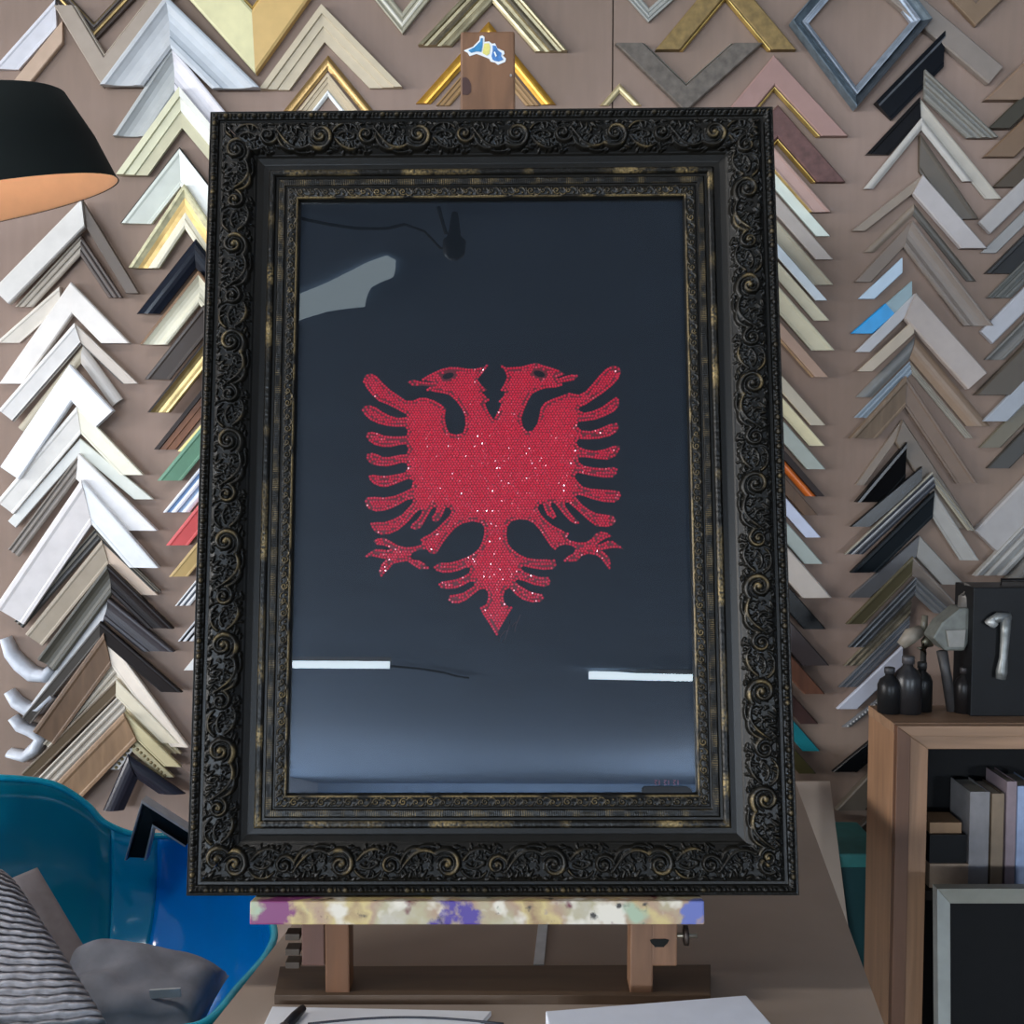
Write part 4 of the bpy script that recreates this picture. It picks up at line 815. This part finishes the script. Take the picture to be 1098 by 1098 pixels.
# thick black frame corner propped on the armchair rim
def propped():
    Y = 1.93; org = atY(157, 853, Y)
    root = empty('frame_corner_sample', tuple(org), 'loose thick black frame corner with silver edges, standing on the blue armchair rim', 'frame sample')
    A, L, R = v2((157,853)), v2((139,916)), v2((212,888))
    uL, uR = unit(L-A), unit(R-A); nL = np.array([-uL[1], uL[0]]); nL = nL if nL@(R-A) > 0 else -nL; nR = np.array([-uR[1], uR[0]]); nR = nR if nR@(L-A) > 0 else -nR
    Ai = isect(A+nL*19, uL, A+nR*19, uR)
    for E, nn, cu in ((L, nL, 20), (R, nR, 19)):
        Ei = E+nn*19+(np.array([3, -3]) if E is L else 0); P4 = [A, E, Ei, Ai]
        ed = []
        for t, h in ((0, 0), (0, .026), (.08, .03), (.12, .026), (.14, .014), (.86, .010), (.9, .02), (1, .02), (1, 0)): ed.append((t, h))
        V = []; n = len(ed)
        for P0, P1 in ((A, Ai), (E, Ei)):
            for t, h in ed: q = P0+(P1-P0)*t; w = atY(q[0], q[1], Y); w[1] -= h; V.append(w-org)
        Fc = [[i, i+1, n+i+1, n+i] for i in range(n-1)]+[list(range(n))[::-1], list(range(n, 2*n))]
        fm = [0]*len(Fc); fm[0] = fm[1] = fm[2] = 1; fm[6] = fm[7] = 1
        mesh('arm', V, Fc, None, root, mats=[mat((14, 18, 24), .3), mat((150, 156, 164), .35, .3)], fm=fm)
propped()
# ------------------------------------------------------------------ wooden cabinet with its contents
CF = 1.96
def cx(px, Y=CF): return (px-549)/F*0+atY(px, 700, Y)[0]
def cz(py, Y=CF): return atY(549, py, Y)[2]
cw = mat((148, 112, 84), .5, 0, .22, 34, 'wood'); cwx = mat((148, 116, 90), .5, 0, .22, 34, 'woodx'); cwd = mat((96, 66, 48), .5, 0, .22, 34, 'wood')
x0, xi, ztp, zin = cx(960), cx(996), cz(776), cz(802); xe = x0+.62; CD = .14
cab = empty('wooden_cabinet', ((x0+xe)/2, CF, 0), 'pine cabinet with mitred front frame, black inside, holding books', 'cabinet')
K_ = []
K_.append(box('side_panel', (x0, CF, .0), (x0+.018, CF+CD, ztp), cw, None, .002)); K_.append(box('side_panel', (xe-.018, CF, .0), (xe, CF+CD, ztp), cw, None, .002))
K_.append(box('top_panel', (x0-.001, CF-.001, ztp-.018), (xe+.001, CF+CD, ztp+.001), cwx, None, .002))
def fpr(name, pts, y0, y1, m): K_.append(prism(name, [(a, y0, b) for a, b in pts], (0, y1-y0, 0), m, bev=.0015))
xm = cx(975); zm = cz(787)
fpr('front_stile', [(x0, 0), (xm, 0), (xm, zm), (x0, ztp)], CF-.018, CF-.0005, cwd); fpr('front_rail', [(x0, ztp), (xm, zm), (xe, zm), (xe, ztp)], CF-.018, CF-.0005, cwx)
fpr('inner_stile', [(xm+.001, 0), (xi, 0), (xi, zin), (xm+.001, zm-.001)], CF-.008, CF+.010, cw); fpr('inner_rail', [(xm+.001, zm-.001), (xi, zin), (xe, zin), (xe, zm-.001)], CF-.008, CF+.010, cwx)
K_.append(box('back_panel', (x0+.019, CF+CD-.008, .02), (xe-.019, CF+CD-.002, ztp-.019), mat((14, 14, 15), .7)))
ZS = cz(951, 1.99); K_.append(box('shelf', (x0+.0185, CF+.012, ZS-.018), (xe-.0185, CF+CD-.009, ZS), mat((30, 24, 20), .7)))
adopt(cab, *K_)
def cbox(name, x_0, y_0, x_1, y_1, Y, dep, m, look, cat, grp=None, bev=.001, z0=None):
    a, b = atY(x_0, y_0, Y), atY(x_1, y_1, Y); zb = b[2] if z0 is None else z0
    return tag(shift(box(name, (a[0], Y, zb), (b[0], Y+dep, a[2]), m, None, bev), ((a[0]+b[0])/2, Y+dep/2, zb)), look, cat, grp)
BG = 'books on the cabinet shelf'
def book(x_0, y_0, x_1, c, look):
    Y = 1.985; a, b = atY(x_0, y_0, Y), atY(x_1, y_0, Y)
    root = empty('book', ((a[0]+b[0])/2, Y, ZS), look, 'book', BG)
    pg = mat((186, 178, 160), .8, 0, .08, 200)
    adopt(root, box('cover', (a[0], Y, ZS+.0003), (a[0]+.002, Y+.09, a[2]), mat(c, .5)), box('cover', (b[0]-.002, Y, ZS+.0003), (b[0], Y+.09, a[2]), mat(c, .5)),
      box('spine', (a[0]+.0021, Y, ZS+.0003), (b[0]-.0021, Y+.003, a[2]), mat(c, .5)), box('pages', (a[0]+.0021, Y+.0032, ZS+.002), (b[0]-.0021, Y+.086, a[2]-.003), pg))
book(1040.5, 849, 1061.5, (122, 118, 118), 'thick grey book, first beside the dark gap on the cabinet shelf')
book(1064, 851, 1077, (122, 104, 84), 'tan book between the thick grey and the pale pink book')
book(1080, 838, 1090.5, (130, 114, 118), 'slim pale pink book, taller than the grey and tan ones')
book(1091.5, 843, 1112, (140, 154, 182), 'bluish white book at the picture edge')
cbox('wooden_box', 997, 882, 1031, 895, 2.0, .06, mat((134, 104, 74), .6), 'small flat tan wooden box lying on the black case in the cabinet', 'box')
cbox('black_case', 997, 895.3, 1036, 926, 1.99, .08, mat((12, 13, 15), .45), 'black case between two small boxes in the cabinet', 'case')
cbox('beige_box', 997, 926.4, 1038, 951, 1.985, .09, mat((146, 124, 104), .7), 'beige cardboard box at the bottom of the stack in the cabinet', 'box', z0=ZS+.0003)
# grey-green frame with a black panel leaning before the cabinet
gf = empty('framed_blackboard', tuple(atY(1060, 1098, 1.86)), 'black panel in a pale grey-green frame standing in front of the cabinet', 'framed panel')
gm_ = mat((132, 130, 118), .5, 0, .08, 30); Y = 1.87
def gz(px, py): return atY(px, py, Y)
a, b, c, d = gz(1005, 953), gz(1140, 953), gz(1140, 1240), gz(1007, 1240)
ai, bi, ci, di = gz(1019, 969), gz(1128, 969), gz(1128, 1228), gz(1020, 1228)
adopt(gf, prism('rail', [a, ai, bi, b], (0, .022, 0), gm_, bev=.001), prism('stile', [a, d, di, ai], (0, .022, 0), mat((150, 152, 146), .5, 0, .08, 30), bev=.001), prism('stile', [b, c, ci, bi], (0, .022, 0), gm_, bev=.001), prism('rail', [d, c, ci, di], (0, .022, 0), gm_, bev=.001),
      prism('black_panel', [ai+np.array([0, .008, 0]), bi+np.array([0, .008, 0]), ci+np.array([0, .008, 0]), di+np.array([0, .008, 0])], (0, .006, 0), mat((12, 12, 13), .6)))
# clutter on top of the cabinet
ZB = ztp+.0012; YB_ = 2.0
def onbox(name, x_0, y_0, x_1, Y, dep, m, look, cat, bev=.002): return cbox(name, x_0, y_0, x_1, y_0, Y, dep, m, look, cat, None, bev, z0=ZB)
case = onbox('tool_case', 1044, 630, 1140, 2.01, .085, mat((16, 17, 19), .45), 'large black tool case on the cabinet with a grey spray gun on it', 'case')
adopt(case, tube('handle', [atY(1072, 631, 2.05), atY(1074, 622, 2.05), atY(1110, 622, 2.05), atY(1112, 631, 2.05)], .004, mat((20, 20, 22), .4)))
Yg = 1.999; gg = empty('spray_gun', tuple(atY(1076, 690, Yg)), 'grey metal spray gun hanging on the front of the black tool case', 'tool')
gmt = mat((126, 128, 126), .4, .5, .2, 80)
adopt(gg, tube('barrel', [atY(1063, 666, Yg), atY(1070, 662, Yg), atY(1083, 661, Yg)], [.008, .010, .008], gmt), tube('grip', [atY(1078, 661, Yg), atY(1078, 678, Yg), atY(1076, 705, Yg), atY(1074, 720, Yg), atY(1073, 728, Yg)], [.011, .009, .008, .011, .009], gmt), tube('nozzle', [atY(1061, 664, Yg), atY(1067, 671, Yg)], [.011, .007], mat((176, 178, 176), .4, .3)))
hb = empty('heat_gun', tuple(atY(1020, 675, 2.05)), 'grey faceted power tool head on a bent stem, beside the black tool case', 'tool')
Yh = 2.03
adopt(hb, prism('head', [atY(x, y, Yh) for x, y in ((1000,684),(1010,668),(1030,652),(1046,652),(1044,668),(1038,690),(1034,698),(1014,698))], (0, .05, 0), mat((104, 106, 100), .45, .2, .2, 60), bev=.004),
      prism('face_plate', [atY(x, y, Yh-.006) for x, y in ((1015,676),(1036,675),(1034,694),(1018,694))], (0, .0055, 0), mat((136, 134, 128), .5), bev=.001),
      tube('stem', [atY(1010, 698, Yh+.02), atY(1014, 720, Yh+.02), np.array([atY(1022, 740, Yh+.02)[0], Yh+.02, ZB+.002])], [.011, .010, .012], mat((56, 54, 54), .5)),
      tube('nozzle', [atY(1034, 655, Yh+.02), atY(1033, 640, Yh+.02), atY(1040, 628, Yh+.02)], [.014, .010, .013], mat((128, 124, 120), .4, .4)))
for i, (px, py, r, c, look) in enumerate(((954, 716, .022, (46,46,48), 'squat dark jar, nearest the corner of the cabinet top'), (974, 704, .026, (62,60,62), 'dusky grey bottle, second from the cabinet corner'), (992, 712, .02, (34,34,34), 'black bottle in front of the pale lamp-like valve'), (1034, 716, .018, (42,38,38), 'small dark bottle close to the black tool case'))):
    base = np.array([atY(px, py, 2.04)[0], 2.04 if i != 2 else 2.055, ZB]); h = atY(px, py, 2.04)[2]-ZB+.0
    h = max(h, .05); ro = empty('bottle', tuple(base), look, 'bottle', 'dark bottles and jars on the cabinet')
    lathe('body', [(.002, 0), (r, .001), (r, h*.62), (r*.8, h*.74), (r*.38, h*.82), (r*.36, h*.9)], (0, 0, 0), mat(tone(c, .6), .35, 0, .1), ro, 20); lathe('cap', [(.001, h*.88), (r*.45, h*.88), (r*.45, h), (r*.4, h*1.01), (.001, h*1.01)], (0, 0, 0), mat(tone(c, 1.1), .5), ro, 16)
vl = empty('valve', tuple(atY(985, 690, 2.1)), 'pale stone-coloured knob with a brass collar above the dark bottles', 'valve')
adopt(vl, tube('knob', [atY(966, 692, 2.1), atY(976, 682, 2.1), atY(988, 676, 2.1)], [.010, .017, .012], mat((132, 124, 112), .5, 0, .2)), tube('collar', [atY(988, 698, 2.1), atY(994, 690, 2.1), atY(996, 682, 2.1)], [.013, .014, .008], mat((108, 104, 88), .4, .6)), tube('neck', [atY(990, 697, 2.1), np.array([atY(990, 700, 2.1)[0], 2.095, ZB+.001])], [.006, .008], mat((40, 40, 38), .5)), tube('tip', [atY(990, 678, 2.1), atY(992, 660, 2.1)], [.008, .006], mat((96, 92, 80), .5)))
# dark teal bin between table and cabinet
def bin_():
    Y0, Y1 = 2.2, 2.4; a, b = atY(880, 916, Y0), atY(952, 916, Y0); z1 = a[2]
    root = empty('storage_bin', ((a[0]+b[0])/2, (Y0+Y1)/2, 0), 'dark teal plastic bin on the floor between table and cabinet', 'bin'); m = mat((20, 58, 60), .5, 0, .1, 10, 'plastic')
    adopt(root, prism('body', [(a[0]+.02, Y0+.01, 0), (b[0]-.02, Y0+.01, 0), (b[0]-.004, Y0+.004, z1-.03), (a[0]+.004, Y0+.004, z1-.03)], (0, .18, 0), m, bev=.004), box('lid', (a[0], Y0, z1-.03), (b[0], Y0+.2, z1), mat((54, 116, 112), .45), None, .006))  # lid in lighter teal, painting in the lit top
bin_()
# ------------------------------------------------------------------ the long room behind, seen mirrored in the glass
NG = FR@np.array([0, -1, 0]); PG = FT+FR@np.array([0, .0205, 0])
def mir(px, py, z=ZC-.03, Y=None):
    d = ray(px, py); P0 = CAM+d*(((PG-CAM)@NG)/(d@NG)); r = d-2*(d@NG)*NG
    return P0+r*((z-P0[2])/r[2]) if Y is None else P0+r*((Y-P0[1])/r[1])
tube_m = emit((.80, .93, 1), 16.0)
for (xa, ya), (xb, yb), look in (((310, 712), (418, 713), 'bare fluorescent tube reflected beside the worn liner, the one with a scorched end'), ((632, 724), (750, 729), 'bare fluorescent tube reflected nearer the tool cabinet, with a dangling bracket')):
    p, q = mir(xa, ya, ZC-.07), mir(xb, yb, ZC-.07); q[1] = p[1]+(q[1]-p[1])*.5; mid = (p+q)/2
    root = empty('fluorescent_tube', tuple(mid), look, 'ceiling light', 'fluorescent tubes on the far ceiling')
    adopt(root, tube('lamp_tube', [p, q], .046, tube_m, None, 12), box('housing', (min(p[0], q[0])-.02, mid[1]-.06, ZC-.04), (max(p[0], q[0])+.02, mid[1]+.06, ZC), mat((200, 205, 210), .5), None, .003))
sp = mir(487, 266, ZC-.12); root = empty('ceiling_spotlight', tuple(sp), 'small black ceiling spotlight with cable, mirrored in the picture glass', 'ceiling light')
blk = mat((10, 12, 16), .5)
adopt(root, lathe('housing', [(.015, -.035), (.032, -.02), (.036, .02), (.02, .04), (.010, .12)], tuple(sp), blk, None, 20), tube('cable', [mir(470, 222, ZC-.01), mir(478, 250, ZC-.04), sp+np.array([0, 0, .05])], .006, blk), tube('wire', [mir(432, 240, ZC-.01), mir(455, 248, ZC-.02), mir(472, 266, ZC-.06), sp], .004, blk))
cp = [mir(x, y, ZC-.012) for x, y in ((300, 228), (330, 236), (355, 241), (385, 245), (415, 245), (432, 241))]
tag(shift(tube('conduit', cp, .005, blk), cp[2]), 'black cable clipped along the ceiling towards the spotlight', 'cable')
jc = mir(503, 727, ZC-.03); ww = [mir(x, y, ZC-.02) for x, y in ((418, 714), (450, 717), (475, 721), (490, 725))]
tag(shift(tube('ceiling_wire', ww+[jc], .012, blk), jc), 'black wire sagging from the far fluorescent tube', 'cable')
bl = [(300,330),(325,321),(350,311),(372,300),(394,289),(414,282),(424,287),(422,297),(408,303),(398,308),(394,316),(391,329),(372,331),(352,334),(328,341),(302,352)]
bp_ = [mir(x, y, ZC-.03) for x, y in bl]
tag(shift(prism('added_glow_patch', bp_, (0, 0, .028), emit((.78, .93, 1), 3.2)), bp_[3]), 'irregular pale glowing patch added under the ceiling, mirrored in the glass', 'glow')  # glowing blob added to imitate a bright reflection in the glass
# ------------------------------------------------------------------ lights: daylight from windows, fluorescent fittings overhead and an added far fill
def area(name, loc, rot, sx, sy, en, col):
    l = bpy.data.lights.new(name, 'AREA'); l.shape = 'RECTANGLE'; l.size = sx; l.size_y = sy; l.energy = en; l.color = col
    o = bpy.data.objects.new(name, l); COL.objects.link(o); o.location = loc; o.rotation_euler = rot; return o
def window(n, y0, y1, z0, z1, en, col=(.80, .90, 1)):
    gm2 = emit(col, 1.6)
    w = struct(box('window_%d' % n, (XL+.004, y0, z0), (XL+.012, y1, z1), gm2))
    for a, b in (((y0-.05, z0-.05), (y1+.05, z0)), ((y0-.05, z1), (y1+.05, z1+.05)), ((y0-.05, z0), (y0, z1)), ((y1, z0), (y1+.05, z1)), (((y0+y1)/2-.02, z0), ((y0+y1)/2+.02, z1))):
        f = box('window_frame', (XL+.002, a[0], a[1]), (XL+.04, b[0], b[1]), mat((210, 210, 208), .5)); f.parent = w
    area('window_daylight', (XL+.06, (y0+y1)/2, (z0+z1)/2), (0, -math.pi/2, 0), z1-z0, y1-y0, en, col)
window(1, -4.2, 1.2, .95, 2.5, WIN1, (1, .975, .95))
window(2, -15.0, -7.5, .95, 2.3, WIN2)
window(3, -34.0, -18.0, .95, 2.3, WIN3)
def fitting(x, y, en, L=1.2, look=''):
    root = empty('ceiling_fitting', (x, y, ZC), look, 'ceiling light', 'fluorescent fittings above the work table')
    adopt(root, box('housing', (x-L/2, y-.07, ZC-.05), (x+L/2, y+.07, ZC), mat((205, 208, 210), .5), None, .004), tube('lamp_tube', [(x-L/2+.02, y, ZC-.075), (x+L/2-.02, y, ZC-.075)], .013, emit((.95, .98, 1), 6)))
    area('fitting_light', (x, y, ZC-.10), (0, 0, 0), L, .12, en, (1, .96, .92))
fitting(-1.2, .95, FIT1, look='fluorescent fitting overhead on the armchair side')
fitting(.7, .35, FIT2, look='fluorescent fitting overhead near the cabinet side')
area('far_fill_light', (XR-.3, -27, 1.5), (0, math.pi/2, 0), 1.6, 8, FAR_FILL, (.84, .92, 1))  # unseen fill light added to brighten the far ceiling
w = bpy.data.worlds.new('world'); SC.world = w; w.use_nodes = True; w.node_tree.nodes['Background'].inputs[0].default_value = (.5, .55, .6, 1); w.node_tree.nodes['Background'].inputs[1].default_value = .3
try: SC.cycles.use_denoising = True
except Exception: pass
SC.cycles.max_bounces = 6; SC.cycles.sample_clamp_indirect = 4
